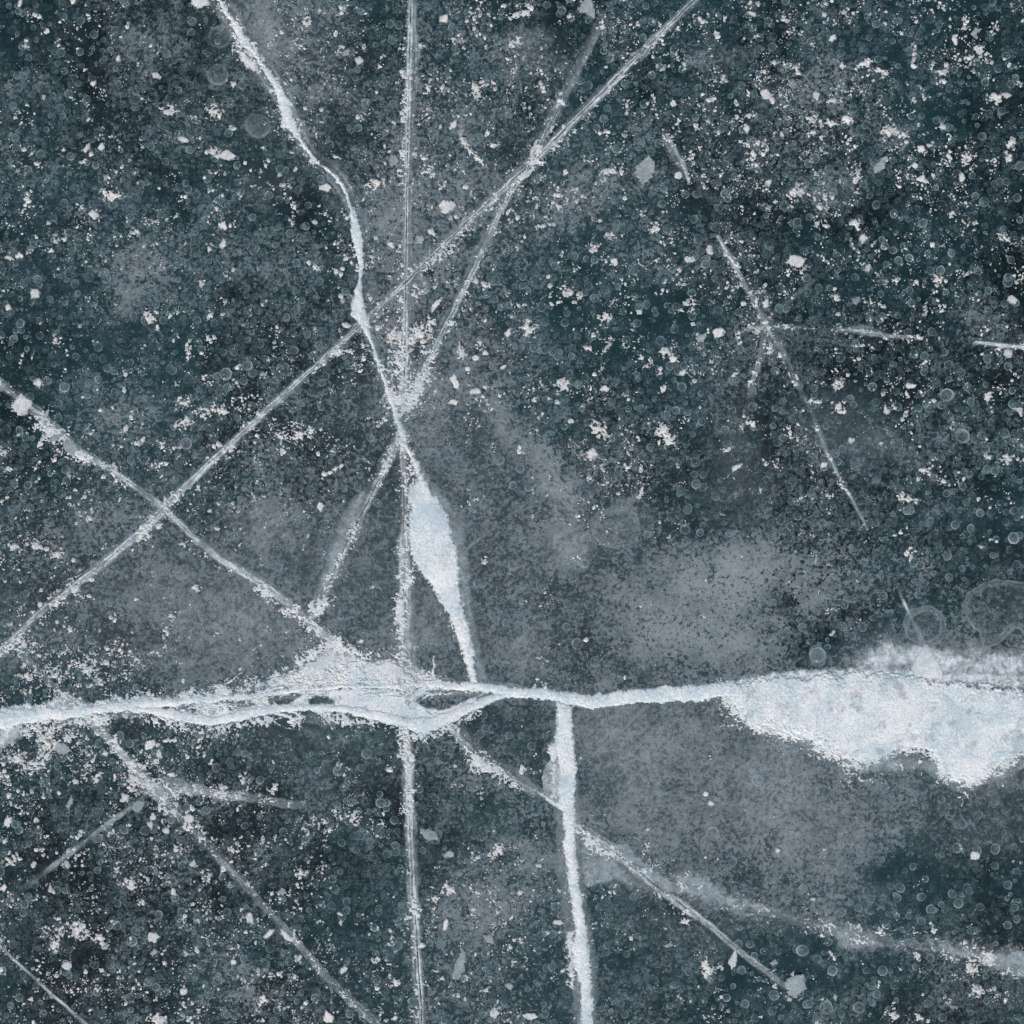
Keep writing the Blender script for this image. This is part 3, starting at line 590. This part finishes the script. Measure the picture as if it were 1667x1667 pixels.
crack('frost_streak', 'short bright frost streak with crumbs heading right from the lower left crack knot', [(245,1282),(285,1284),(330,1290),(380,1296),(430,1304),(495,1312)], 'short frost streak', cat='frost streak',
      veil=([.9,.9,.8,.7,.8,.4], [18,20,14,10,10,6], [12,14,10,10,9,6]), crust=([.9,.9,.5,.7,.4,.1], [16,15,10,8,6,4]), pale=([.7,.8,.4,.4,.3,.1], 12, 10), seed=440, wob=5)
crack('ice_crack', 'thin straight crack crossing the bottom left corner', [(-40,1505),(0,1540),(30,1568),(60,1595),(100,1632),(140,1667),(180,1705)], 'bottom left corner crack',
      veil=(.7, 4, 5), pale=([.3,.3,.7,.2,.7,.3,.3], 2.2, 2.2), crust=([.2,.2,.3,.2,.4,.2,.2], 4), seed=460, wob=1)
crack('ice_crack', 'short thin crack leading down right into the big snow drift', [(1464,960),(1472,982),(1482,1004),(1497,1034),(1508,1052)], 'short crack above the drift',
      veil=([.5,.8,.7,.7,.9], 5, 5), pale=([.2,.7,.1,.2,.6], 2.5, 3), seed=480, wob=1)
crack('ice_crack', 'very faint scratch like crack right of the white snow spindle', [(738,912),(770,885),(800,862),(835,835),(872,808)], 'faint scratch',
      veil=([.5,.6,.7,.6,.3], 4, 4), seed=490, wob=1)
crack('ice_crack', 'faint pale crack stub below the big snow drift by the right edge', [(1606,1266),(1618,1285),(1632,1312),(1645,1335)], 'faint stub below the drift',
      veil=([.7,.8,.6,.3], 5, 5), seed=500, wob=1)
crack('ice_crack', 'faint dim crack rising right from the crossing in the upper right ice', [(1246,520),(1300,476),(1350,436),(1400,396)], 'faint rising crack',
      veil=([.35,.3,.25,.2], 5, 5), seed=510, wob=1)
crack('ice_crack', 'faint crumb dotted crack falling from the right crossing', [(1246,535),(1238,580),(1226,620),(1215,665),(1204,705)], 'faint dotted crack',
      veil=([.7,.6,.7,.6,.4], 7, 6), crust=([.2,.1,.3,.2,.3], 4), seed=520, wob=2)
crack('ice_crack', 'faint dark hairline in the smooth grey ice right of the vertical snow crack', [(980,1222),(1010,1196),(1032,1176),(1054,1156)], 'faint hairline',
      veil=([.5,.6,.6,.5], 10, 1.5), fissure=.9, seed=530, wob=.6)

# -- grainy white streaks
def streak(label, pts, den, hw, seed):
    crack('frost_streak', label, pts, None, crust=([v * .55 for v in den], [v * 1.5 for v in hw]), seed=seed, wob=5, cat='frost streak')
streak('band of glittering white frost crumbs crossing left of the long diagonal crack', [(300,655),(340,667),(390,672),(430,690),(480,702),(540,722)], [.3,.8,.5,.45,.6,.55], [7,9,8,9,9,8], 540)
streak('ragged white frost crumbs spread around the meeting point of the upper cracks', [(628,560),(650,580),(672,560),(690,535)], [.7,.9,.9,.6], [12,16,14,12], 550)
streak('jumble of white snow crumbs below the left end of the long level crack', [(0,1255),(60,1240),(100,1205),(130,1230)], [.7,.6,.7,.5], [12,14,18,12], 560)
streak('dense patch of white crumbs above the left end of the long level crack', [(60,1060),(100,1085),(150,1080),(200,1075)], [.4,.5,.55,.35], [14,16,18,12], 570)
streak('white crumbs scattered along the ice left of the lower frosted vertical crack', [(500,1345),(545,1340),(590,1330),(620,1345)], [.35,.5,.55,.4], [8,12,12,8], 580)

# ---------------------------------------------------------------- frost flakes
def plate_mesh(rx, ry, an, seed, mat, name='frost_flake', rounded=False):
    g = np.random.default_rng(seed); k = 16
    th = np.arange(k) / k * 2 * np.pi
    if rounded: rad = 1 + g.normal(0, .07, k)
    else:                                             # few straight sides
        m = g.integers(4, 7); ca = np.sort((np.arange(m) + g.uniform(-.3, .3, m)) / m * 2 * np.pi); cr = g.uniform(.75, 1.2, m)
        P = np.stack([np.cos(ca) * cr, np.sin(ca) * cr], 1); rad = np.zeros(k)
        for i, t in enumerate(th):
            best = 9
            for q in range(m):
                a, b = P[q], P[(q + 1) % m]; dv = np.array([math.cos(t), math.sin(t)]); e = b - a
                den = dv[0] * e[1] - dv[1] * e[0]
                if abs(den) < 1e-6: continue
                s = (a[0] * e[1] - a[1] * e[0]) / den; u = (a[0] * dv[1] - a[1] * dv[0]) / den
                if s > 0 and -1e-6 <= u <= 1.000001: best = min(best, s)
            rad[i] = best if best < 9 else .9
        rad *= 1 + g.normal(0, .05, k)
    c, s = math.cos(math.radians(an)), math.sin(math.radians(an))
    rings = []; al = []
    for (f, z, a) in ((1.0, .002, .55), (.86, .010, 1.), (.5, .013, .85)):
        x = np.cos(th) * rad * f * rx * S; y = np.sin(th) * rad * f * ry * S
        rings.append(np.stack([x * c - y * s, x * s + y * c, z + g.uniform(0, .006, k) * (f < 1)], 1)); al += list(np.clip(a + g.uniform(-.25, .1, k), .3, 1))
    co = np.concatenate(rings + [np.array([[0, 0, .014]])]); al.append(.8)
    f = []
    for q in range(2):
        for i in range(k):
            j = (i + 1) % k; f += [(q * k + i, q * k + j, (q + 1) * k + j), (q * k + i, (q + 1) * k + j, (q + 1) * k + i)]
    for i in range(k): f.append((2 * k + i, 2 * k + (i + 1) % k, 3 * k))
    return make_mesh(name, co, np.array(f), mat, {'alpha': np.array(al)})
def crumb_mesh(px, py, rx, ry, an, seed, mat, name='frost_flake'):
    t = math.radians(-an); o = W(px, py)
    def fn(X, Y):
        dx = X - px; dy = Y - py
        r_ = np.hypot((dx * math.cos(t) + dy * math.sin(t)) / rx, (-dx * math.sin(t) + dy * math.cos(t)) / ry)
        n_ = fbm(X, Y, 5.5, 3, seed, .8)
        f = n_ - .30 - .34 * r_ ** 1.3
        return f, .005 + np.clip(f, 0, .4) * .05, np.clip(.4 + f * 5, 0, 1)
    R = max(rx, ry) * 1.5 + 2
    return grid_mesh(name, (px - R, py - R, px + R, py + R), .9, fn, mat, o)
# x, y, rx, ry, angle (anticlockwise), kind  (p plate, o rounded, c crumbly, s clear shard)
FL = """33 5 8 4 60 p|119 3 5 5 0 p|193 97 4 7 0 p|255 124 7 6 0 o|152 136 5 5 0 o|276 180 12 9 0 c|350 183 15 13 30 c|143 240 5 9 -30 p|165 240 6 8 -20 p|345 247 13 6 0 c|370 253 12 8 0 o|180 318 17 11 0 c|152 350 9 9 20 p|363 368 9 9 0 p|362 398 5 9 -25 p|82 408 7 4 0 p|30 416 19 5 15 c|58 478 9 9 60 p|14 500 9 6 -20 p|245 515 9 10 0 c|500 38 7 9 0 c|530 305 10 6 0 o|455 285 4 4 0 o|380 138 5 5 0 o|482 275 5 6 0 p
610 300 18 9 15 c|727 335 12 11 0 o|740 200 6 12 -25 p|752 215 5 8 -30 s|640 262 9 11 0 s|694 278 11 9 0 c|723 30 7 7 0 p|840 70 12 8 20 c|565 85 9 6 30 s|585 98 8 8 0 p|957 12 14 17 15 s|776 145 9 14 -15 c|757 235 6 14 35 c|772 252 22 4 -45 c|800 236 9 4 0 c|885 368 17 5 10 c|1050 277 15 20 -30 s|990 280 12 7 0 c|1105 285 7 6 0 o|683 390 8 7 0 s|635 400 6 8 0 c|757 355 8 6 40 s|710 495 5 18 -38 p|775 455 6 9 0 p|790 466 8 6 -20 c|862 535 13 12 0 c|828 540 6 8 0 p|983 518 13 9 0 c|1040 508 6 6 0 p|925 475 12 6 20 c|945 480 6 8 0 c|1066 370 10 9 40 c|1000 425 6 6 0 o|640 548 15 13 0 c|684 545 17 15 0 c|560 572 18 5 0 c|703 378 7 7 0 p|722 300 5 9 -20 c|870 240 5 19 -25 p|858 283 15 6 35 p
1246 153 9 8 0 o|1291 135 7 6 0 s|1355 62 7 6 0 p|1225 23 9 4 -20 p|1590 52 12 8 20 s|1597 85 15 9 -50 c|1575 95 9 12 0 c|1356 163 12 7 0 c|1327 155 7 8 0 p|1620 158 13 10 0 c|1640 155 8 6 0 p|1325 192 12 7 0 c|1350 201 14 6 0 c|1378 194 10 9 20 c|1226 258 11 17 10 c|1232 233 9 8 0 c|1214 211 6 8 0 p|1432 270 18 10 40 s|1448 215 13 9 0 c|1468 222 8 6 0 c|1395 287 9 11 0 c|1575 258 14 9 20 c|1500 243 9 5 0 c|1251 297 7 7 0 p|1297 312 14 8 20 c|1405 387 7 7 0 o|1295 425 13 9 0 o|1392 365 10 9 0 c|1330 367 7 9 0 c|1345 366 5 9 0 c|1636 388 11 7 -20 c|1442 460 6 6 0 p|1247 493 7 9 20 p|1170 541 9 8 0 o|1140 552 13 7 40 s|1123 423 9 6 0 c|1155 408 6 8 0 p|1412 437 6 7 0 o|1460 460 6 7 0 c|1525 455 9 12 40 c|1648 488 7 8 0 o|1395 490 9 7 0 s|1565 290 6 8 0 p|1487 98 8 5 40 p|1408 103 14 8 20 c|1370 105 10 7 -20 c|1430 115 14 4 0 c|1533 118 10 5 0 c|1648 235 7 10 -20 c|1640 255 6 8 0 c|1500 293 7 8 0 p|1450 212 8 7 0 p|1550 350 6 7 0 c
37 658 16 16 20 p|115 727 12 13 30 s|62 622 7 7 0 o|25 890 9 6 20 p|55 888 13 6 -15 c|45 1100 16 7 10 c|350 668 22 5 -8 c|300 690 16 9 0 c|205 698 6 6 0 o|298 1108 4 6 0 p|82 700 8 7 0 p|92 712 12 9 30 s|76 675 3 10 -20 p|40 1048 6 8 0 p|95 903 12 9 -30 c
740 620 7 13 15 p|775 637 10 5 15 o|737 655 9 5 10 p|820 597 7 4 20 p|980 700 12 18 35 c|963 738 9 8 0 o|1080 702 15 11 0 c|1088 718 17 9 -10 c|915 628 11 14 20 c|985 633 9 5 0 p|1085 572 10 7 0 c|1097 583 7 8 0 c|790 575 6 6 0 p|752 573 9 12 0 c|587 1043 6 5 30 p|908 655 6 5 0 p|932 685 8 4 0 c|1078 632 8 5 0 c|775 583 6 5 0 o
1365 665 11 12 0 c|1443 666 6 10 0 p|1386 718 6 5 0 o|1640 575 9 8 20 p|1340 757 8 6 30 p|1183 731 11 7 0 c|1222 690 9 9 0 c|1250 573 7 6 0 p|1502 765 14 5 -35 c|1478 812 15 7 -20 c|1535 783 11 5 -30 c|1197 608 9 5 40 c|1610 645 9 8 -40 c|1660 670 9 6 -30 c|1366 626 10 10 40 c|1640 748 10 10 0 c|1207 697 3 9 20 p|1110 607 7 7 0 p|1252 566 8 8 0 c|1130 606 4 6 0 p
220 1272 17 20 -20 c|225 1311 10 12 -30 s|115 1306 8 11 0 s|256 1288 16 14 0 s|204 1298 7 8 40 p|60 1335 5 5 0 o|14 1336 6 12 -20 p|250 1330 6 6 0 p|245 1341 5 6 0 o|22 1400 18 8 15 c|128 1512 13 17 25 c|250 1526 10 9 10 o|90 1530 8 19 0 c|110 1572 8 9 0 p|252 1550 7 6 10 s|163 1525 11 9 0 c|408 1494 7 15 25 p|467 1523 14 5 -42 o|438 1520 12 5 42 p|460 1451 7 6 0 s|502 1356 4 6 0 p|380 1566 6 5 0 o|298 1613 7 6 30 p|260 1660 16 9 0 c|427 1628 9 8 30 c|535 1655 9 9 0 p|490 1420 10 6 0 c|448 1282 13 6 25 c|395 1270 5 5 0 c|315 1406 8 8 0 p|283 1452 5 6 0 o|212 1438 12 14 0 c|555 1500 4 6 0 p|75 1208 12 12 0 c|102 1218 14 12 0 s|280 1206 16 5 0 c|158 1265 5 13 -35 c|325 1211 6 13 0 c|258 1231 7 13 -25 c|140 1258 12 4 40 c|244 1212 9 9 0 p|172 1226 6 7 0 p|187 1266 4 8 0 p|30 1236 12 9 0 c|270 1352 6 5 0 o|288 1381 9 8 0 c|335 1425 8 12 0 c|5 1445 7 7 0 p
698 1357 15 10 -20 s|731 1390 12 7 20 s|731 1447 12 12 -40 c|707 1463 8 7 0 c|725 1504 4 10 -12 p|797 1530 7 11 35 s|909 1502 10 5 12 o|748 1571 11 27 -22 s|892 1518 5 5 0 p|828 1604 7 7 0 s|863 1654 11 7 0 o|757 1624 4 6 -40 p|645 1600 9 8 0 c|560 1578 9 6 25 p|1088 1538 11 6 -10 s|812 1385 11 13 15 c|635 1252 7 6 0 c|703 1444 5 4 0 p|575 1333 13 12 0 c|790 1612 8 6 0 c|612 1560 8 5 20 c|805 1648 8 8 0 p|800 1395 6 8 0 c
1193 1562 9 18 -12 p|1152 1578 10 15 15 c|1295 1606 16 21 -15 s|1587 1393 10 8 -15 o|1266 1384 5 5 0 p|1157 1307 6 5 0 o|1149 1292 5 4 0 o|1582 1572 10 14 25 c|1607 1560 12 13 0 c|1452 1653 11 7 -20 c|1360 1622 4 6 0 p|1355 1556 8 7 0 c|1260 1567 7 6 0 s|1548 1637 12 6 -35 s|1400 1528 12 7 0 c|1590 1613 14 10 0 c|1323 1464 5 4 0 p|1170 1572 5 9 -20 c|1290 1588 5 7 0 p|1495 1655 7 6 0 c|1115 1500 8 7 0 c"""
flakes = []
for tok in FL.replace('\n', '|').split('|'):
    a = tok.split(); flakes.append((float(a[0]), float(a[1]), float(a[2]) * 1.12, float(a[3]) * 1.12, float(a[4]), a[5]))
seen = [(f[0], f[1]) for f in flakes]
NF = 300
while len(flakes) < NF:
    x, y = rng.uniform(0, 1667, 2)
    if rng.random() > float(gmap(SPECK, np.array([[x]]), np.array([[y]]))[0, 0]) ** 1.4: continue
    if min((x - a) ** 2 + (y - b) ** 2 for a, b in seen) < 26 ** 2: continue
    seen.append((x, y)); rr = rng.uniform(4.6, 8)
    flakes.append((x, y, rr * rng.uniform(.8, 1.5), rr * rng.uniform(.6, 1), rng.uniform(0, 180), rng.choice(['p', 'c', 'c', 'o'])))
SHAPE = {'p': 'angular white', 'o': 'rounded white', 'c': 'crumbly white', 's': 'grey translucent'}
def nearest_land(x, y):
    best = None
    for nm, pts in LAND:
        P = [(p[0], p[1]) for p in pts]
        for i in range(len(P) - 1):
            ax, ay = P[i]; bx, by = P[i + 1]; dx, dy = bx - ax, by - ay
            t = min(1, max(0, ((x - ax) * dx + (y - ay) * dy) / (dx * dx + dy * dy)))
            qx, qy = ax + t * dx, ay + t * dy; dd = math.hypot(x - qx, y - qy)
            if best is None or dd < best[0]: best = (dd, nm, x - qx, y - qy)
    dd, nm, vx, vy = best
    if dd < 9: return 'on the ' + nm
    if abs(vx) > abs(vy): r_ = 'right of' if vx > 0 else 'left of'
    else: r_ = 'below' if vy > 0 else 'above'
    return (r_ if dd < 60 else 'well ' + r_) + ' the ' + nm
def unique(labels, pos):
    """adds an order word wherever two labels are the same"""
    by = {}
    for i, l in enumerate(labels): by.setdefault(l, []).append(i)
    words = ['topmost', 'second from top', 'third from top', 'fourth from top', 'fifth from top', 'sixth from top', 'seventh from top', 'eighth from top', 'ninth from top']
    for l, ids in by.items():
        if len(ids) < 2: continue
        ids.sort(key=lambda i: pos[i][1])
        for k, i in enumerate(ids):
            wd = ('upper of two' if k == 0 else 'lower of two') if len(ids) == 2 else ('lowest' if k == len(ids) - 1 else words[min(k, 8)])
            labels[i] = l + ', ' + wd
    return labels
labs = []
for (x, y, rx, ry, an, kd) in flakes:
    R = math.sqrt(rx * ry)
    sz = 'large' if R > 11.5 else 'medium' if R > 8.3 else 'small' if R > 6 else 'tiny'
    long_ = ' long' if max(rx, ry) / min(rx, ry) > 1.9 else ''
    labs.append(f'{sz}{long_} {SHAPE[kd]} flake {nearest_land(x, y)}')
labs = unique(labs, flakes)
def plate_relief(px, py, rx, ry, an, seed, mat, sides):
    g = np.random.default_rng(seed); o = W(px, py); k = sides
    th = (np.arange(k) + g.uniform(-.33, .33, k)) / k * 2 * np.pi; rr = g.uniform(.72, 1.2, k)
    t = math.radians(an); poly = []
    for q in range(k):
        x, y = math.cos(th[q]) * rr[q] * rx, math.sin(th[q]) * rr[q] * ry
        poly.append((px + x * math.cos(t) - y * math.sin(t), py - x * math.sin(t) - y * math.cos(t)))
    slope = g.normal(0, .0006, 2); R_ = max(rx, ry) * 1.35 + 3; rag = .8 + min(rx, ry) * .16
    base = g.uniform(.75, 1.15)
    def fn(X, Y):
        f = sdf(X, Y, poly) + (fbm(X, Y, 4.0, 3, seed + 1, .8) - .5) * 2.2 * rag
        return f, .006 + np.clip(f, 0, 3) * .002 + (X - px) * slope[0] + (Y - py) * slope[1], np.clip((.3 + f * .35) * (base + (fbm(X, Y, 6, 3, seed + 2) - .5) * 1.5), .12, 1)
    return grid_mesh('frost_flake', (px - R_, py - R_, px + R_, py + R_), .8, fn, mat, o)
for i, (x, y, rx, ry, an, kd) in enumerate(flakes):
    wx, wy = W(x, y); mt = M_SHARD if kd == 's' else M_FLAKE
    me = crumb_mesh(x, y, rx * 1.1, ry * 1.1, an, 900 + i, M_FLAKE) if kd == 'c' else plate_relief(x, y, rx, ry, an, 3000 + i, mt, 9 if kd == 'o' else 4 + i % 3)
    if me is None: me = plate_mesh(rx * .7, ry * .7, an, i, mt)
    o = link('frost_flake', me, None, (wx, wy, .009 + (i % 7) * .0003))
    tag(o, labs[i], 'frost flake', 'frost flakes frozen onto the ice')

# the uncountable finer grains, in clumps
def build_grains(count, seed):
    g = np.random.default_rng(seed)
    xs, ys, rs = [], [], []
    n = 0
    cx = g.uniform(-140, 1807, count * 3); cy = g.uniform(-140, 1807, count * 3)
    den = gmap(SPECK, cx[None], cy[None])[0]
    patchy = fbm(cx[None], cy[None], 46, 4, 333)[0]
    keep = g.random(len(cx)) < den ** 1.3 * sstep(.32, .68, patchy) * 1.15
    cx, cy = cx[keep], cy[keep]
    for x, y in zip(cx, cy):
        k = int(min(18, 1 + g.exponential(2.6))); ang = g.uniform(0, math.pi); el = g.uniform(.3, 1)
        sp = 1.6 + k * .55; base = .5 + g.exponential(.55)
        u = g.normal(0, sp, k); v = g.normal(0, sp * el * .7, k)
        xs += list(x + u * math.cos(ang) - v * math.sin(ang)); ys += list(y + u * math.sin(ang) + v * math.cos(ang))
        rs += list(base * np.exp(g.normal(0, .42, k)))
    xs = np.array(xs); ys = np.array(ys); rs = np.clip(np.array(rs) * 1.1, .5, 4.6)
    # a thin dusting of single pin points
    m = int(count * 1.2); px = g.uniform(-140, 1807, m); py = g.uniform(-140, 1807, m)
    kp = g.random(m) < .15 + gmap(SPECK, px[None], py[None])[0] * .8
    xs = np.concatenate([xs, px[kp]]); ys = np.concatenate([ys, py[kp]]); rs = np.concatenate([rs, g.uniform(.4, .9, kp.sum())])
    N = len(xs); k = 6; th = np.arange(k) / k * 2 * np.pi
    R = rs[:, None] * g.uniform(.55, 1.3, (N, k)); T = th[None] + g.uniform(-.3, .3, (N, k))
    st = g.uniform(.6, 1.0, N)[:, None]; ph = g.uniform(0, 6.28, N)[:, None]
    x = np.cos(T) * R; y = np.sin(T) * R * st
    X = (x * np.cos(ph) - y * np.sin(ph) + xs[:, None] - C0) * S; Y = (C0 - (x * np.sin(ph) + y * np.cos(ph) + ys[:, None])) * S
    co = np.zeros((N, k + 1, 3)); co[:, :k, 0] = X; co[:, :k, 1] = Y; co[:, :k, 2] = .0016
    co[:, k, 0] = (xs - C0) * S; co[:, k, 1] = (C0 - ys) * S; co[:, k, 2] = .002 + rs * .0035
    b = (np.arange(N) * (k + 1))[:, None, None]; i = np.arange(k)
    f = (np.stack([(i + 1) % k, i, np.full(k, k)], 1)[None] + b).reshape(-1, 3)
    al = np.repeat(np.clip(g.normal(.85, .3, N), .15, 1), k + 1)
    me = make_mesh('frost_grains', co.reshape(-1, 3), f, M_GRAIN, {'alpha': al})
    o = link('frost_grains', me, None, (0, 0, .0036))
    tag(o, 'countless tiny white frost grains sprinkled in clumps over the dark ice', 'frost', kind='stuff')
    print('grains', N)
build_grains(21000, 5)

# ---------------------------------------------------------------- gas bubbles
def bubble_geo(xs, ys, rs, al, g, k=14):
    N = len(xs); th = np.arange(k) / k * 2 * np.pi
    prof = [(1.04, 0.0, .05), (.90, .002, 1.2), (.70, .003, .42), (.40, .0035, .30)]
    wob = 1 + g.normal(0, .035, (N, k)); ecc = g.uniform(.86, 1., N)[:, None]; ph = g.uniform(0, 3.14, N)[:, None]
    co = np.zeros((N, 4 * k + 1, 3)); A = np.zeros((N, 4 * k + 1))
    arc = .8 + .35 * np.cos(th[None] - g.uniform(0, 6.28, N)[:, None])       # rims are stronger on one side
    for q, (f, z, a) in enumerate(prof):
        x = np.cos(th)[None] * wob * f * rs[:, None]; y = np.sin(th)[None] * wob * ecc * f * rs[:, None]
        co[:, q * k:(q + 1) * k, 0] = (x * np.cos(ph) - y * np.sin(ph) + xs[:, None]) * S
        co[:, q * k:(q + 1) * k, 1] = (x * np.sin(ph) + y * np.cos(ph) - ys[:, None]) * S
        co[:, q * k:(q + 1) * k, 2] = z; A[:, q * k:(q + 1) * k] = a * al[:, None] * arc
    co[:, 4 * k, 0] = xs * S; co[:, 4 * k, 1] = -ys * S; co[:, 4 * k, 2] = .0038; A[:, 4 * k] = .34 * al
    F = []
    for q in range(3):
        for i in range(k):
            j = (i + 1) % k; F += [(q * k + i, (q + 1) * k + j, q * k + j), (q * k + i, (q + 1) * k + i, (q + 1) * k + j)]
    for i in range(k): F.append((3 * k + i, 4 * k, 3 * k + (i + 1) % k))
    F = (np.array(F)[None] + (np.arange(N) * (4 * k + 1))[:, None, None]).reshape(-1, 3)[:, ::-1]
    return co.reshape(-1, 3), F, A.ravel()
g = np.random.default_rng(21)
BIG = [(1331,1066,14,.9),(1650,876,10,1),(1541,643,12,.8),(1567,710,13,.7),(1160,1356,11,.8),(1233,1242+28,10,.6),(1308,1440+6,8,.7),(1440,401,7,.8),(1462,424,7,.7),(1480,420,7,.8),(1531,440,8,.7),(1549,412,7,.7),
       (1148,430,8,.7),(1326,258,9,.6),(1502,363,8,.7),(355,122,18,.45),(358,60,20,.35),(420,205,22,.4),(33,527,8,.6),(403,595,9,.7),(368,609,10,.8),(105,630,9,.8),(160,618,7,.7),(303,722,10,.6),(1370,1485,8,.6),
       (835,790,7,.7),(812,748,10,.5),(952,917,8,.7),(955,875,8,.7),(1053,870,6,.7),(835,920,9,.5),(940,1048,10,.5),(922,1020,7,.5),(620,1307,9,.8),(597,1227,9,.6),(610,1510,7,.6),(215,1532,9,.7),(218,1290,1,.1),(1355,1580,9,.8),(1345,1640,12,.6),(1306,1547,11,.7),
       (1398,1640,10,.6),(1437,1580,9,.7),(1260,1620,9,.6),(1558,1380,9,.6),(1620,1382,9,.6),(1590,1384,8,.6),(1372,1020,8,.5),(1480,830,9,.6),(1580,860,7,.7),(1595,835,7,.6),(1542,905,8,.6),(1498,920,8,.6),(1545,940,7,.6),(550,1255,9,.6),(352,1250,8,.5),(160,1365,8,.6),
       (1115,862,9,.5),(1180,700,8,.6),(1225,662,8,.5),(1133,788,8,.6),(1110,630,8,.6),(1195,620,9,.5),(1420,630,8,.6),(1500,1460,8,.6),(1560,1470,9,.6),(1515,1480,8,.5),(1465,1445,9,.5),(1550,1455,8,.5)]
BIG = [b for b in BIG if b[2] > 2]
bub = list(BIG)
while len(bub) < 300:
    x, y = g.uniform(0, 1667, 2); h = float(gmap(HAZE, np.array([[x]]), np.array([[y]]))[0, 0])
    if g.random() < h * 1.1 or float(field_maps(np.array([[x]]), np.array([[y]]))[0][0, 0]) > .7: continue
    if min((x - b[0]) ** 2 + (y - b[1]) ** 2 for b in bub) < 24 ** 2: continue
    bub.append((x, y, g.uniform(6.3, 8.8), g.uniform(.35, .75)))
blabs = []
for (x, y, r_, a) in bub:
    sz = 'large' if r_ > 9.5 else 'small'
    blabs.append(f'{sz} {"clear rimmed" if a > .62 else "dim"} bubble {nearest_land(x, y)}')
big_ids = [i for i in range(len(bub)) if i < len(BIG)]
ul = unique([blabs[i] for i in big_ids], [bub[i] for i in big_ids])
for i, (x, y, r_, a) in enumerate(bub):
    co, f, A = bubble_geo(np.array([0.]), np.array([0.]), np.array([r_]), np.array([a]), g, 20)
    o = link('gas_bubble', make_mesh('gas_bubble', co, f, M_BUBW if i < len(BIG) else M_BUB, {'alpha': A}, True), None, (*W(x, y), .005 + (i % 9) * .0002))
    tag(o, ul[i] if i < len(BIG) else 'small round gas bubble with a faint pale rim frozen in the dark ice', 'bubble', 'gas bubbles frozen in the ice')
def build_small_bubbles(n, seed):
    g = np.random.default_rng(seed); x = g.uniform(-140, 1807, n); y = g.uniform(-140, 1807, n)
    h = gmap(HAZE, x[None], y[None])[0]; F_ = field_maps(x[None], y[None])[0][0]; kp = (g.random(n) > h * 1.05) & (g.random(n) > sstep(.55, .85, F_)); x, y = x[kp], y[kp]
    r_ = np.clip(2.6 + g.exponential(2.2, len(x)), 2.6, 7.5)
    co, f, A = bubble_geo(x - C0, y - C0, r_, np.clip(g.normal(.62, .28, len(x)), .08, 1), g, 10)
    o = link('small_gas_bubbles', make_mesh('small_gas_bubbles', co, f, M_BUB, {'alpha': A}, True), None, (0, 0, .002))
    tag(o, 'countless little round gas bubbles crowding the dark ice everywhere between the cracks', 'bubbles', kind='stuff')
build_small_bubbles(13000, 31)

# merged big bubbles with a double outline
def ghost(label, outline, seed, al=.8):
    ox, oy = W(sum(p[0] for p in outline) / len(outline), sum(p[1] for p in outline) / len(outline))
    z = nz()
    def fn(X, Y):
        f = sdf(X + (fbm(X, Y, 18, 2, seed) - .5) * 8, Y + (fbm(X, Y, 18, 2, seed + 1) - .5) * 8, outline)
        A = al * (np.exp(-((f - 2) / 2.2) ** 2) * .8 * fbm(X, Y, 30, 3, seed + 8) + np.exp(-((f - 8) / 2.8) ** 2) * .65 * fbm(X, Y, 24, 3, seed + 9) + .09 * (f > 0) * (.4 + fbm(X, Y, 14, 4, seed + 2)))
        return np.where(f > -2, A - .02, -1), z + np.clip(f, 0, 20) * .0002, np.clip(A, 0, 1)
    me = grid_mesh('merged_bubble', bb(outline, 8), 1.0, fn, M_BUBW, (ox, oy))
    tag(link('merged_bubble', me, None, (ox, oy, 0)), label, 'bubble', 'big merged bubbles with double outlines')
def ell(cx, cy, rx, ry, n=18, ph=0): return [(cx + rx * math.cos(2 * math.pi * i / n), cy + ry * math.sin(2 * math.pi * i / n)) for i in range(n)]
ghost('large round bubble outline just above the big snow drift beside the short crack', ell(1506, 1018, 36, 34), 601)
ghost('lobed bubble outline cut off by the right edge above the big snow drift', [(1566,985),(1575,962),(1600,950),(1625,942),(1660,945),(1720,950),(1740,1010),(1690,1040),(1650,1022),(1625,1050),(1600,1058),(1592,1030),(1575,1012)], 605)
ghost('large oval grey bubble outline in the centre right, left of the faint pale patch', ell(1003, 857, 42, 34), 609, .7)
ghost('small teardrop shaped bubble just above the left end of the big snow drift', ell(1331, 1066, 15, 19), 613, .7)
